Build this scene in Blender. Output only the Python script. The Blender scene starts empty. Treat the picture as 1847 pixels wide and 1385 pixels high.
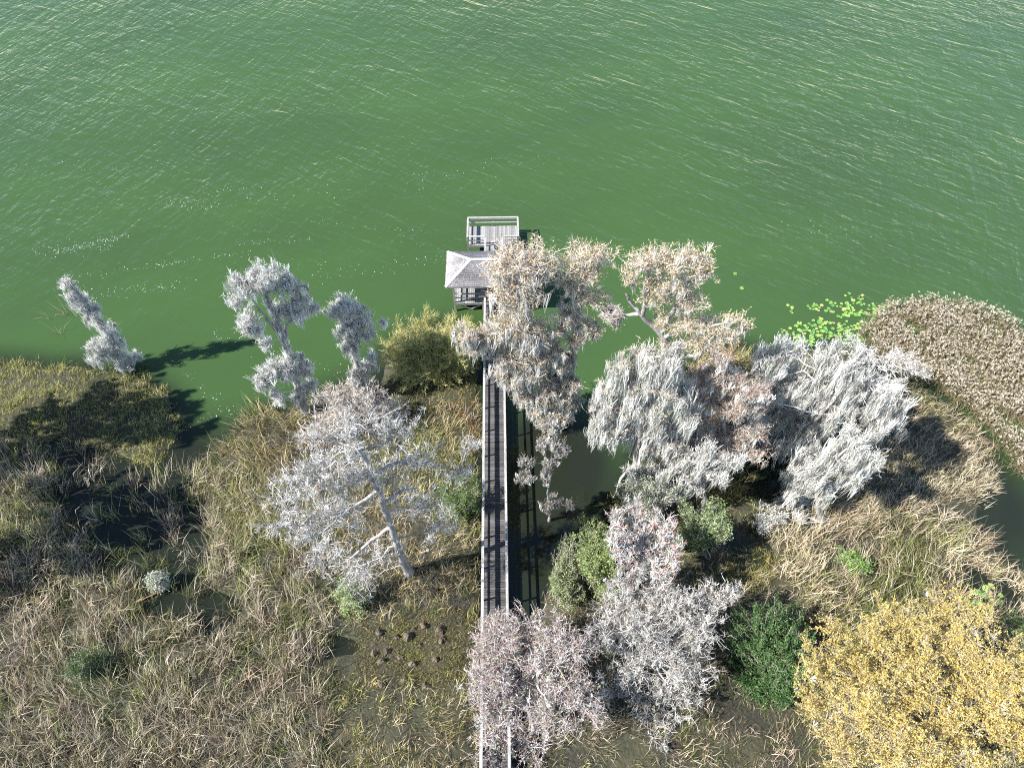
import bpy, math, random
import numpy as np
from mathutils import Vector

# ------------------------------------------------------------------ camera, sky, sun, exposure
scene = bpy.context.scene
col = scene.collection
rng = np.random.default_rng(7)
random.seed(7)

PITCH = math.radians(53.8)      # below the horizon
YAW = math.radians(1.0)         # to the right of the boardwalk's axis (+Y)
CAM_Z = 38.5                    # drone height over the lake
FOCAL = 1231.0 / 1847.0         # focal length / picture width

cam_data = bpy.data.cameras.new('camera')
cam_data.sensor_fit = 'HORIZONTAL'
cam_data.sensor_width = 36.0
cam_data.lens = 36.0 * FOCAL
cam_data.clip_end = 9000.0
cam = bpy.data.objects.new('camera', cam_data)
cam.location = (0, 0, CAM_Z)
cam.rotation_euler = (math.pi / 2 - PITCH, 0, -YAW)
col.objects.link(cam)
scene.camera = cam

SUN_TO = Vector((-0.968, -0.25, 1.0)).normalized()    # direction towards the sun
world = bpy.data.worlds.new('World')
scene.world = world
world.use_nodes = True
wn = world.node_tree
for n in list(wn.nodes):
    wn.nodes.remove(n)
wo = wn.nodes.new('ShaderNodeOutputWorld')
wb = wn.nodes.new('ShaderNodeBackground')
ws = wn.nodes.new('ShaderNodeTexSky')
ws.sky_type = 'NISHITA'
ws.sun_disc = False
ws.dust_density = 0.15
ws.ozone_density = 2.5
ws.sun_elevation = math.asin(SUN_TO.z)
ws.sun_rotation = math.radians(104.5)
wb.inputs['Strength'].default_value = 0.085
wn.links.new(ws.outputs[0], wb.inputs[0])
wn.links.new(wb.outputs[0], wo.inputs[0])

sl = bpy.data.lights.new('sun', 'SUN')
sl.energy = 5.0
sl.angle = math.radians(0.5)
sl.color = (1.0, 0.965, 0.92)
so = bpy.data.objects.new('sun', sl)
so.rotation_euler = (-SUN_TO).to_track_quat('-Z', 'Y').to_euler()
so.location = (-40, -10, 60)
col.objects.link(so)

scene.view_settings.view_transform = 'Standard'
scene.view_settings.look = 'None'
scene.view_settings.exposure = 1.55
scene.view_settings.gamma = 1.0
scene.view_settings.use_curve_mapping = False
scene.cycles.use_denoising = False       # fine twigs and stalks stay crisp
scene.cycles.filter_width = 1.1
scene.cycles.sample_clamp_indirect = 4.0
scene.cycles.max_bounces = 6
scene.cycles.transparent_max_bounces = 4

# ------------------------------------------------------------------ measuring helpers (survey of the place in metres)
FW = np.array([math.sin(YAW) * math.cos(PITCH), math.cos(YAW) * math.cos(PITCH), -math.sin(PITCH)])
RT = np.array([math.cos(YAW), -math.sin(YAW), 0.0])
UP = np.cross(RT, FW)
C0 = np.array([0, 0, CAM_Z])


def sight(px, py):
    return FW * 1231.0 + RT * (px - 923.5) - UP * (py - 692.5)


def ground_at(px, py, z=0.0):
    d = sight(px, py)
    return C0 + d * ((z - CAM_Z) / d[2])


def over(base, px, py, zmin=0.4):
    """point of a line of sight that lies most nearly above `base`, and metres per photo pixel there"""
    d = sight(px, py)
    h = d[:2]
    t = float(np.dot(np.asarray(base)[:2], h) / np.dot(h, h))
    p = C0 + d * t
    if p[2] < zmin:
        t = (zmin - CAM_Z) / d[2]
        p = C0 + d * t
    return p, t


def inpoly(X, Y, poly):
    inside = np.zeros(X.shape, bool)
    n = len(poly)
    j = n - 1
    for i in range(n):
        xi, yi = poly[i]
        xj, yj = poly[j]
        c = ((yi > Y) != (yj > Y)) & (X < (xj - xi) * (Y - yi) / (yj - yi + 1e-12) + xi)
        inside ^= c
        j = i
    return inside


def wpoly(pts):
    return [tuple(ground_at(*p)[:2]) for p in pts]


# ------------------------------------------------------------------ materials
def new_mat(name):
    m = bpy.data.materials.new(name)
    m.use_nodes = True
    nt = m.node_tree
    return m, nt, nt.nodes['Principled BSDF'], nt.nodes['Material Output']


def veg_mat(name, trans=0.2, rough=0.75, spec=0.15, noise=0.25, scale=9.0):
    """plant matter: own colour per leaf / strand / blade from the mesh, mottled, slightly translucent"""
    m, nt, p, out = new_mat(name)
    a = nt.nodes.new('ShaderNodeAttribute')
    a.attribute_name = 'Col'
    tc = nt.nodes.new('ShaderNodeTexCoord')
    nz = nt.nodes.new('ShaderNodeTexNoise')
    nz.inputs['Scale'].default_value = scale
    nz.inputs['Detail'].default_value = 3
    mr = nt.nodes.new('ShaderNodeMapRange')
    mr.inputs['From Min'].default_value = 0.3
    mr.inputs['From Max'].default_value = 0.7
    mr.inputs['To Min'].default_value = 1 - noise
    mr.inputs['To Max'].default_value = 1 + noise
    mx = nt.nodes.new('ShaderNodeVectorMath')
    mx.operation = 'SCALE'
    nt.links.new(tc.outputs['Object'], nz.inputs['Vector'])
    nt.links.new(nz.outputs['Fac'], mr.inputs['Value'])
    nt.links.new(a.outputs['Color'], mx.inputs[0])
    nt.links.new(mr.outputs[0], mx.inputs['Scale'])
    nt.links.new(mx.outputs[0], p.inputs['Base Color'])
    p.inputs['Roughness'].default_value = rough
    p.inputs['Specular IOR Level'].default_value = spec
    if trans > 0:
        tr = nt.nodes.new('ShaderNodeBsdfTranslucent')
        ms = nt.nodes.new('ShaderNodeMixShader')
        ms.inputs[0].default_value = trans
        nt.links.new(mx.outputs[0], tr.inputs['Color'])
        nt.links.new(p.outputs[0], ms.inputs[1])
        nt.links.new(tr.outputs[0], ms.inputs[2])
        nt.links.new(ms.outputs[0], out.inputs['Surface'])
    return m


def ramp_mat(name, stops, scale=6.0, rough=0.85, spec=0.2, stretch=(1, 1, 1), bump=0.0, per_object=0.0, detail=6):
    """noise-mottled solid material; per_object varies the tone from one piece to the next"""
    m, nt, p, out = new_mat(name)
    tc = nt.nodes.new('ShaderNodeTexCoord')
    mp = nt.nodes.new('ShaderNodeMapping')
    mp.inputs['Scale'].default_value = stretch
    nz = nt.nodes.new('ShaderNodeTexNoise')
    nz.inputs['Scale'].default_value = scale
    nz.inputs['Detail'].default_value = detail
    cr = nt.nodes.new('ShaderNodeValToRGB')
    els = cr.color_ramp.elements
    while len(els) < len(stops):
        els.new(0.5)
    for e, (pos, c) in zip(els, stops):
        e.position = pos
        e.color = (*c, 1)
    nt.links.new(tc.outputs['Object'], mp.inputs[0])
    nt.links.new(nz.outputs['Fac'], cr.inputs[0])
    last = cr.outputs[0]
    if per_object > 0:
        oi = nt.nodes.new('ShaderNodeObjectInfo')
        ad = nt.nodes.new('ShaderNodeVectorMath')
        ad.operation = 'ADD'
        sc_ = nt.nodes.new('ShaderNodeVectorMath')
        sc_.operation = 'SCALE'
        sc_.inputs[0].default_value = (17, 31, 23)
        nt.links.new(oi.outputs['Random'], sc_.inputs['Scale'])
        nt.links.new(mp.outputs[0], ad.inputs[0])
        nt.links.new(sc_.outputs[0], ad.inputs[1])
        nt.links.new(ad.outputs[0], nz.inputs['Vector'])
        mr = nt.nodes.new('ShaderNodeMapRange')
        mr.inputs['To Min'].default_value = 1 - per_object
        mr.inputs['To Max'].default_value = 1 + per_object
        mu = nt.nodes.new('ShaderNodeVectorMath')
        mu.operation = 'SCALE'
        nt.links.new(oi.outputs['Random'], mr.inputs['Value'])
        nt.links.new(last, mu.inputs[0])
        nt.links.new(mr.outputs[0], mu.inputs['Scale'])
        last = mu.outputs[0]
    else:
        nt.links.new(mp.outputs[0], nz.inputs['Vector'])
    nt.links.new(last, p.inputs['Base Color'])
    p.inputs['Roughness'].default_value = rough
    p.inputs['Specular IOR Level'].default_value = spec
    if bump > 0:
        b = nt.nodes.new('ShaderNodeBump')
        b.inputs['Strength'].default_value = 0.7
        b.inputs['Distance'].default_value = bump
        nt.links.new(nz.outputs['Fac'], b.inputs['Height'])
        nt.links.new(b.outputs[0], p.inputs['Normal'])
    return m


M_TWIG = veg_mat('pale_bark_twigs', trans=0.12, rough=0.9, noise=0.2)
M_MOSS = veg_mat('spanish_moss', trans=0.35, rough=0.95, noise=0.22, scale=5)
M_LEAF = veg_mat('leaves', trans=0.3, rough=0.55, spec=0.35, noise=0.2)
M_GRASS = veg_mat('grass_blades', trans=0.22, rough=0.6, spec=0.3, noise=0.2, scale=3)
M_BARK = ramp_mat('pale_bark', [(0.3, (0.136, 0.123, 0.111)), (0.55, (0.306, 0.289, 0.272)), (0.75, (0.425, 0.408, 0.391))], 5, stretch=(1, 1, 0.25), bump=0.04)
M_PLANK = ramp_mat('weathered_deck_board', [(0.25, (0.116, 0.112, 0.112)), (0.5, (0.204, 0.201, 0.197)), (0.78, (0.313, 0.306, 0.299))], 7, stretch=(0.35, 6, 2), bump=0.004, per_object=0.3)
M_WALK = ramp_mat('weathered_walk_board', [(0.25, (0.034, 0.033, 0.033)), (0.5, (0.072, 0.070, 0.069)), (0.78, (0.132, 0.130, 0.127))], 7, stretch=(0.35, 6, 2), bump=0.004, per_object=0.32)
M_RAIL = ramp_mat('weathered_rail', [(0.25, (0.177, 0.173, 0.169)), (0.55, (0.309, 0.302, 0.294)), (0.8, (0.405, 0.397, 0.383))], 5, stretch=(3, 0.6, 3), bump=0.004, per_object=0.12)
M_POST = ramp_mat('weathered_post', [(0.25, (0.098, 0.094, 0.086)), (0.55, (0.203, 0.195, 0.188)), (0.8, (0.315, 0.307, 0.292))], 6, stretch=(3, 3, 0.6), bump=0.005, per_object=0.15)
M_SHINGLE = veg_mat('weathered_cedar_shingle', trans=0.0, rough=0.85, noise=0.22, scale=14)
M_KNEE = ramp_mat('knee_bark', [(0.3, (0.040, 0.032, 0.024)), (0.7, (0.160, 0.128, 0.096))], 7, bump=0.03, per_object=0.2)
M_FOAM_GLINT, _nt, _p, _o = new_mat('foam')  # pale colour stands in for sun glint on the bubbles
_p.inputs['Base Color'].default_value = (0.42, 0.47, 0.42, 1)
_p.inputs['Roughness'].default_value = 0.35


def pad_material():
    m, nt, p, out = new_mat('lily_leaf')
    oi = nt.nodes.new('ShaderNodeObjectInfo')
    cr = nt.nodes.new('ShaderNodeValToRGB')
    e = cr.color_ramp.elements
    e[0].position, e[0].color = 0.0, (0.08, 0.18, 0.045, 1)
    e[1].position, e[1].color = 0.95, (0.26, 0.22, 0.10, 1)
    for pos, c in ((0.35, (0.12, 0.25, 0.05, 1)), (0.7, (0.20, 0.30, 0.06, 1)), (0.87, (0.26, 0.32, 0.08, 1))):
        k = e.new(pos)
        k.color = c
    tc = nt.nodes.new('ShaderNodeTexCoord')
    nz = nt.nodes.new('ShaderNodeTexNoise')
    nz.inputs['Scale'].default_value = 8
    mr = nt.nodes.new('ShaderNodeMapRange')
    mr.inputs['To Min'].default_value = 0.65
    mr.inputs['To Max'].default_value = 1.3
    mu = nt.nodes.new('ShaderNodeVectorMath')
    mu.operation = 'SCALE'
    nt.links.new(tc.outputs['Object'], nz.inputs['Vector'])
    nt.links.new(nz.outputs['Fac'], mr.inputs['Value'])
    nt.links.new(oi.outputs['Random'], cr.inputs[0])
    nt.links.new(cr.outputs[0], mu.inputs[0])
    nt.links.new(mr.outputs[0], mu.inputs['Scale'])
    nt.links.new(mu.outputs[0], p.inputs['Base Color'])
    p.inputs['Roughness'].default_value = 0.5
    return m


M_PAD = pad_material()


def water_material():
    m, nt, p, out = new_mat('lake_water')
    L = nt.links
    tc = nt.nodes.new('ShaderNodeTexCoord')

    def mapped(rot, scale, loc=(0, 0, 0)):
        mp = nt.nodes.new('ShaderNodeMapping')
        mp.vector_type = 'TEXTURE'       # turn first, then stretch along the crests
        mp.inputs['Rotation'].default_value = (0, 0, math.radians(rot))
        mp.inputs['Scale'].default_value = (1 / scale[0], 1 / scale[1], 1)
        mp.inputs['Location'].default_value = loc
        L.new(tc.outputs['Object'], mp.inputs[0])
        return mp.outputs[0]

    def noise(vec, scale, detail, dist=0.0, rough=0.5):
        n = nt.nodes.new('ShaderNodeTexNoise')
        n.inputs['Scale'].default_value = scale
        n.inputs['Detail'].default_value = detail
        n.inputs['Distortion'].default_value = dist
        n.inputs['Roughness'].default_value = rough
        L.new(vec, n.inputs['Vector'])
        return n.outputs['Fac']

    def wave(vec, scale, dist, dscale):
        w = nt.nodes.new('ShaderNodeTexWave')
        w.wave_profile = 'SIN'
        w.inputs['Scale'].default_value = scale
        w.inputs['Distortion'].default_value = dist
        w.inputs['Detail'].default_value = 2.5
        w.inputs['Detail Scale'].default_value = dscale
        L.new(vec, w.inputs['Vector'])
        return w.outputs['Fac']

    def math_(op, a, b):
        n = nt.nodes.new('ShaderNodeMath')
        n.operation = op
        for i, v in ((0, a), (1, b)):
            if isinstance(v, (int, float)):
                n.inputs[i].default_value = v
            else:
                L.new(v, n.inputs[i])
        return n.outputs[0]

    # wind waves from two quarters, long crests, with short ripples riding on them (metres)
    wa = noise(mapped(56, (1.0, 0.27, 1)), 0.75, 2, 0.7)
    wb_ = noise(mapped(-24, (1.0, 0.34, 1)), 0.8, 2, 0.7)
    r1 = noise(mapped(50, (1.0, 0.36, 1)), 2.4, 3, 0.5)
    r2 = noise(mapped(-34, (1.0, 0.42, 1)), 3.0, 3, 0.5)
    r3 = noise(mapped(0, (1, 1, 1)), 8.0, 2, 0.3)
    calm = noise(mapped(15, (0.5, 1.0, 1)), 0.07, 3)
    h = math_('MULTIPLY', wa, 0.24)
    h = math_('ADD', h, math_('MULTIPLY', wb_, 0.17))
    h = math_('ADD', h, math_('MULTIPLY', r1, 0.095))
    h = math_('ADD', h, math_('MULTIPLY', r2, 0.07))
    h = math_('ADD', h, math_('MULTIPLY', r3, 0.014))
    mr = nt.nodes.new('ShaderNodeMapRange')
    mr.inputs['From Min'].default_value = 0.35
    mr.inputs['From Max'].default_value = 0.65
    mr.inputs['To Min'].default_value = 0.7
    mr.inputs['To Max'].default_value = 1.15
    L.new(calm, mr.inputs['Value'])
    # sheltered water near the bank (low 'Col') is calmer than the open lake
    at = nt.nodes.new('ShaderNodeAttribute')
    at.attribute_name = 'Col'
    sep = nt.nodes.new('ShaderNodeSeparateColor')
    L.new(at.outputs['Color'], sep.inputs[0])
    sh = nt.nodes.new('ShaderNodeMapRange')
    sh.inputs['To Min'].default_value = 0.06
    sh.inputs['To Max'].default_value = 1.0
    L.new(sep.outputs[1], sh.inputs['Value'])
    b = nt.nodes.new('ShaderNodeBump')
    b.inputs['Distance'].default_value = 1.0
    L.new(math_('MULTIPLY', mr.outputs[0], sh.outputs[0]), b.inputs['Strength'])
    L.new(h, b.inputs['Height'])
    # algae on the open lake, peaty water in channels and pools, darkened for tree shade as well
    cr = nt.nodes.new('ShaderNodeValToRGB')
    e = cr.color_ramp.elements
    e[0].position, e[0].color = 0.32, (0.031, 0.060, 0.020, 1)
    e[1].position, e[1].color = 0.68, (0.036, 0.072, 0.021, 1)
    L.new(noise(mapped(20, (0.6, 1, 1)), 0.09, 4), cr.inputs[0])
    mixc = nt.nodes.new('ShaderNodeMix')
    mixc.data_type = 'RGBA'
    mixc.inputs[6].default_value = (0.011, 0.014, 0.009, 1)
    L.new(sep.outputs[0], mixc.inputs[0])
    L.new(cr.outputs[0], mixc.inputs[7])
    nt.nodes.remove(p)
    body = nt.nodes.new('ShaderNodeBsdfDiffuse')
    L.new(mixc.outputs[2], body.inputs['Color'])
    gl = nt.nodes.new('ShaderNodeBsdfGlossy')
    gl.inputs['Roughness'].default_value = 0.015
    L.new(b.outputs[0], gl.inputs['Normal'])
    fr = nt.nodes.new('ShaderNodeFresnel')
    fr.inputs['IOR'].default_value = 1.333
    L.new(b.outputs[0], fr.inputs['Normal'])
    ms = nt.nodes.new('ShaderNodeMixShader')
    L.new(fr.outputs[0], ms.inputs[0])
    L.new(body.outputs[0], ms.inputs[1])
    L.new(gl.outputs[0], ms.inputs[2])
    L.new(ms.outputs[0], out.inputs['Surface'])
    return m


def ground_material():
    m, nt, p, out = new_mat('marsh_mud')
    L = nt.links
    tc = nt.nodes.new('ShaderNodeTexCoord')
    n1 = nt.nodes.new('ShaderNodeTexNoise')
    n1.inputs['Scale'].default_value = 0.35
    n1.inputs['Detail'].default_value = 6
    n2 = nt.nodes.new('ShaderNodeTexNoise')
    n2.inputs['Scale'].default_value = 5
    n2.inputs['Detail'].default_value = 8
    cr = nt.nodes.new('ShaderNodeValToRGB')
    e = cr.color_ramp.elements
    e[0].position, e[0].color = 0.35, (0.014, 0.013, 0.007, 1)
    e[1].position, e[1].color = 0.7, (0.045, 0.038, 0.017, 1)
    k = e.new(0.52)
    k.color = (0.026, 0.026, 0.010, 1)
    ad = nt.nodes.new('ShaderNodeMath')
    ad.operation = 'MULTIPLY_ADD'
    ad.inputs[1].default_value = 0.45
    L.new(tc.outputs['Object'], n1.inputs['Vector'])
    L.new(tc.outputs['Object'], n2.inputs['Vector'])
    su = nt.nodes.new('ShaderNodeMath')
    su.operation = 'SUBTRACT'
    su.inputs[1].default_value = 0.5
    L.new(n2.outputs['Fac'], su.inputs[0])
    L.new(su.outputs[0], ad.inputs[0])
    L.new(n1.outputs['Fac'], ad.inputs[2])
    L.new(ad.outputs[0], cr.inputs[0])
    L.new(cr.outputs[0], p.inputs['Base Color'])
    p.inputs['Roughness'].default_value = 0.8
    b = nt.nodes.new('ShaderNodeBump')
    b.inputs['Distance'].default_value = 0.08
    L.new(n2.outputs['Fac'], b.inputs['Height'])
    L.new(b.outputs[0], p.inputs['Normal'])
    return m


# ------------------------------------------------------------------ mesh helpers
def tag(o, label=None, cat=None, group=None, kind=None):
    if label: o['label'] = label
    if cat: o['category'] = cat
    if group: o['group'] = group
    if kind: o['kind'] = kind
    return o


def empty(name, loc, label=None, cat=None, group=None):
    o = bpy.data.objects.new(name, None)
    o.empty_display_size = 0.3
    o.location = loc
    col.objects.link(o)
    return tag(o, label, cat, group)


def add_obj(name, me, mat=None, parent=None, loc=(0, 0, 0)):
    if mat is not None and not me.materials:
        me.materials.append(mat)
    o = bpy.data.objects.new(name, me)
    o.parent = parent
    o.location = loc
    col.objects.link(o)
    return o


class Geo:
    """collects quads with a colour per vertex; builds ONE mesh object"""

    def __init__(self):
        self.V, self.F, self.C, self.n = [], [], [], 0

    def add(self, V, F, C):
        V = np.asarray(V, np.float32).reshape(-1, 3)
        self.V.append(V)
        self.F.append(np.asarray(F, np.int32).reshape(-1, 4) + self.n)
        C = np.asarray(C, np.float32)
        if C.ndim == 1:
            C = np.broadcast_to(C, (len(V), 3))
        self.C.append(C.reshape(-1, 3))
        self.n += len(V)

    def build(self, name, mat, parent=None, origin=(0, 0, 0), smooth=False):
        V = np.concatenate(self.V) - np.asarray(origin, np.float32)
        F = np.concatenate(self.F)
        C = np.concatenate(self.C)
        me = bpy.data.meshes.new(name)
        me.vertices.add(len(V))
        me.vertices.foreach_set('co', V.ravel())
        me.loops.add(F.size)
        me.loops.foreach_set('vertex_index', F.ravel())
        me.polygons.add(len(F))
        me.polygons.foreach_set('loop_start', np.arange(0, F.size, 4, dtype=np.int32))
        if smooth:
            me.polygons.foreach_set('use_smooth', np.ones(len(F), bool))
        me.update(calc_edges=True)
        at = me.color_attributes.new('Col', 'FLOAT_COLOR', 'POINT')
        at.data.foreach_set('color', np.concatenate([C, np.ones((len(C), 1), np.float32)], 1).ravel())
        return add_obj(name, me, mat, parent, (0, 0, 0) if parent else origin)


def unit(v):
    return v / (np.linalg.norm(v, axis=-1, keepdims=True) + 1e-9)


def rand_dirs(n):
    return unit(rng.normal(size=(n, 3)))


def ribbons(geo, P, W, C):
    """P (n,k,3) centre lines, W (n,k) widths, C (n,3): flat strips with a random facing"""
    n, k, _ = P.shape
    T = unit(P[:, -1] - P[:, 0])
    S = unit(np.cross(T, rand_dirs(n)))
    off = S[:, None, :] * (W[:, :, None] * 0.5)
    V = np.stack([P - off, P + off], 2).reshape(-1, 3)
    b = (np.arange(n) * k * 2)[:, None] + (np.arange(k - 1) * 2)[None, :]
    F = np.stack([b, b + 1, b + 3, b + 2], -1).reshape(-1, 4)
    geo.add(V, F, np.repeat(C, k * 2, 0))


def tubes(geo, P, R, C, sides=3):
    n, k, _ = P.shape
    T = np.empty_like(P)
    T[:, 1:-1] = P[:, 2:] - P[:, :-2]
    T[:, 0] = P[:, 1] - P[:, 0]
    T[:, -1] = P[:, -1] - P[:, -2]
    T = unit(T)
    ref = rand_dirs(n)[:, None, :]
    A = unit(np.cross(T, np.broadcast_to(ref, T.shape)))
    B = np.cross(T, A)
    ang = np.arange(sides) / sides * 2 * math.pi
    ring = A[:, :, None, :] * np.cos(ang)[None, None, :, None] + B[:, :, None, :] * np.sin(ang)[None, None, :, None]
    V = (P[:, :, None, :] + ring * R[:, :, None, None]).reshape(-1, 3)
    i = (np.arange(n) * k * sides)[:, None, None] + (np.arange(k - 1) * sides)[None, :, None] + np.arange(sides)[None, None, :]
    j = i - np.arange(sides)[None, None, :] + (np.arange(sides) + 1)[None, None, :] % sides
    F = np.stack([i, j, j + sides, i + sides], -1).reshape(-1, 4)
    geo.add(V, F, np.repeat(C, k * sides, 0))


def bent(P0, P1, k, jit):
    """wandering polylines from P0 to P1"""
    n = len(P0)
    t = np.linspace(0, 1, k)[None, :, None]
    L = np.linalg.norm(P1 - P0, axis=1)[:, None, None]
    J = np.cumsum(rng.normal(size=(n, k, 3)), 1)
    J -= J[:, :1]
    J = J - t * J[:, -1:]
    return P0[:, None, :] * (1 - t) + P1[:, None, :] * t + J * L * jit


def spots(P, n, lo=0.25):
    """n random points with tangents along polylines"""
    i = rng.integers(0, len(P), n)
    k = P.shape[1]
    t = (lo + (1 - lo) * rng.random(n)) * (k - 1)
    a = np.minimum(t.astype(int), k - 2)
    f = (t - a)[:, None]
    p = P[i, a] * (1 - f) + P[i, a + 1] * f
    return p, unit(P[i, a + 1] - P[i, a])


def tone(n, palette, var=0.15):
    pal = np.array(palette, float)
    c = pal[rng.integers(0, len(pal), n)]
    return c * (1 + var * rng.normal(size=(n, 1))).clip(0.4, 1.8)


BROWN = [(0.26, 0.21, 0.17), (0.20, 0.165, 0.13)]


def mixed(n, palette):
    c = tone(n, palette)
    m = rng.random(n) < 0.2
    c[m] = tone(int(m.sum()), BROWN)
    return c


def moss_locks(geo, A, L, rad, nrib, palette, w=0.04):
    """hanging locks of moss: bundles of strands from a wide top to a ragged point"""
    n = len(A)
    A = np.repeat(A, nrib, 0)
    Ls = np.repeat(L, nrib) * (0.45 + 0.55 * rng.random(n * nrib))
    rr = np.repeat(rad, nrib)[:, None]
    off = rng.normal(size=(n * nrib, 3)) * rr * np.array([1, 1, 0.6])
    sway = np.repeat(rng.normal(size=(n, 3)) * np.array([0.10, 0.10, 0]), nrib, 0)
    k = 3
    t = np.array([0, 0.45, 1.0])
    P = np.empty((n * nrib, k, 3))
    for a in range(k):
        P[:, a] = A + off * (1 - 0.82 * t[a] ** 1.5) + (sway * t[a] + rng.normal(size=off.shape) * 0.035 + np.array([0, 0, -1.0]) * t[a]) * Ls[:, None]
    Wd = w * (0.6 + 0.8 * rng.random((n * nrib, 1))) * np.array([[0.7, 1.15, 0.1]])
    base = np.repeat(tone(n, palette, 0.12), nrib, 0)
    ribbons(geo, P, Wd, base * (1 + 0.12 * rng.normal(size=(n * nrib, 1))))


def leaf_quads(geo, P, size, C, flat=0.0):
    n = len(P)
    a = rand_dirs(n)
    if flat:
        a[:, 2] *= (1 - flat)
        a = unit(a)
    b = unit(np.cross(a, rand_dirs(n)))
    s = (size * (0.6 + 0.8 * rng.random(n)))[:, None]
    V = np.stack([P - b * s * 0.28, P + a * s * 0.5 - b * s * 0.0, P + b * s * 0.28, P - a * s * 0.5], 1)
    F = (np.arange(n) * 4)[:, None] + np.arange(4)[None, :]
    geo.add(V, F, np.repeat(C, 4, 0))


GREY = [(0.58, 0.565, 0.55), (0.66, 0.65, 0.64), (0.50, 0.49, 0.47), (0.62, 0.60, 0.57)]
DULL = [(0.44, 0.43, 0.42), (0.54, 0.53, 0.52), (0.36, 0.34, 0.32), (0.28, 0.25, 0.225), (0.5, 0.485, 0.46)]
WARMGREY = [(0.62, 0.56, 0.49), (0.54, 0.48, 0.42), (0.68, 0.62, 0.56), (0.46, 0.40, 0.34)]
MOSS = [(0.638, 0.643, 0.611), (0.715, 0.715, 0.682), (0.484, 0.495, 0.451), (0.770, 0.759, 0.732), (0.396, 0.407, 0.363)]
MOSSD = MOSS + [(0.300, 0.300, 0.280), (0.240, 0.235, 0.210), (0.660, 0.655, 0.640)]
GOLD = [(0.476, 0.323, 0.111), (0.527, 0.391, 0.170), (0.459, 0.255, 0.102), (0.459, 0.408, 0.153), (0.561, 0.476, 0.289)]
RUST = [(0.357, 0.187, 0.111), (0.425, 0.264, 0.178), (0.306, 0.170, 0.111), (0.442, 0.332, 0.255)]
RED = [(0.340, 0.068, 0.068), (0.425, 0.153, 0.119), (0.476, 0.255, 0.187), (0.289, 0.060, 0.068), (0.493, 0.357, 0.289), (0.425, 0.374, 0.306)]
YELLOW = [(0.64, 0.49, 0.14), (0.58, 0.44, 0.11), (0.67, 0.55, 0.21), (0.52, 0.38, 0.09), (0.54, 0.47, 0.14), (0.42, 0.30, 0.07), (0.44, 0.43, 0.12)]
GREENS = [(0.10, 0.17, 0.035), (0.14, 0.22, 0.05), (0.07, 0.13, 0.03), (0.19, 0.27, 0.07)]
OLIVE = [(0.20, 0.21, 0.06), (0.27, 0.27, 0.08), (0.14, 0.15, 0.045), (0.34, 0.32, 0.13)]


# ------------------------------------------------------------------ the lake bed, the bank and the water
LAND = [
    # western bank, up to the boardwalk
    [(-900, 600), (-300, 640), (0, 650), (60, 656), (130, 662), (200, 668), (285, 684), (300, 716), (345, 765), (318, 812), (272, 850), (310, 872), (380, 838),
     (425, 790), (455, 742), (545, 735), (640, 690), (690, 690), (684, 632), (735, 590), (800, 578), (868, 598), (872, 1500), (-900, 1500)],
    # eastern bank
    [(960, 1110), (985, 1030), (1050, 985), (1092, 930), (1120, 868), (1180, 800), (1225, 770), (1240, 660), (1330, 610), (1352, 650), (1400, 640), (1540, 612),
     (1650, 700), (1730, 738), (1790, 800), (1812, 860), (1772, 905), (1765, 960), (1800, 1010), (1850, 1050), (2400, 1150), (2400, 1500), (940, 1500)],
]
POOLS = [
    [(90, 800), (180, 806), (330, 885), (400, 1000), (330, 1040), (200, 1040), (130, 980), (112, 880)],
    [(240, 1062), (330, 1046), (455, 1090), (440, 1128), (300, 1118)],
    [(596, 1150), (630, 1140), (640, 1180), (622, 1216), (594, 1205)],
    [(1335, 820), (1420, 836), (1425, 905), (1345, 912), (1310, 880)],
    [(1270, 960), (1350, 950), (1385, 985), (1360, 1010), (1290, 1000)],
    [(1725, 1040), (1790, 1035), (1840, 1070), (1832, 1108), (1740, 1104)],
    [(1595, 935), (1650, 935), (1640, 965), (1600, 965)],
    [(60, 1050), (120, 1040), (150, 1075), (80, 1085)],
]
LAND_W = [wpoly(p) for p in LAND]
POOL_W = [wpoly(p) for p in POOLS]
REED = [(1548, 608), (1598, 560), (1680, 546), (1760, 562), (1847, 612), (1950, 668), (1960, 900), (1880, 880), (1822, 850), (1790, 786), (1700, 716), (1640, 690), (1575, 655)]
REED_W = wpoly(REED)

xs = np.concatenate([np.array([-900, -500, -300, -180, -120, -85]), np.arange(-64, 64.1, 0.5), np.array([85, 120, 180, 300, 500, 900])])
ys = np.concatenate([np.array([-900, -500, -250, -120, -60, -30, -15]), np.arange(-6, 48.1, 0.5), np.array([55.])])
GX, GY = np.meshgrid(xs, ys)
wob = 0.55 * np.sin(GX * 1.7 + 1.3 * np.sin(GY * 1.1)) + 0.45 * np.sin(GY * 2.3 + GX * 0.9)
mask = (GY < 4.5)
for p in LAND_W:
    mask |= inpoly(GX + 0.35 * wob, GY + 0.35 * wob[::-1], p)
for p in POOL_W:
    mask &= ~inpoly(GX + 0.9 * wob, GY - 0.8 * wob, p)
H = mask.astype(float)
for _ in range(3):
    Hp = np.pad(H, 1, mode='edge')
    H = (Hp[:-2, 1:-1] + Hp[2:, 1:-1] + Hp[1:-1, :-2] + Hp[1:-1, 2:] + 2 * H) / 6
lump = rng.normal(size=H.shape)
for _ in range(2):
    lp = np.pad(lump, 1, mode='edge')
    lump = (lp[:-2, 1:-1] + lp[2:, 1:-1] + lp[1:-1, :-2] + lp[1:-1, 2:] + 2 * lump) / 6
H = -0.55 + 0.78 * H + 0.10 * lump
ny, nx = H.shape
g = Geo()
idx = np.arange(nx * ny).reshape(ny, nx)
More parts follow.
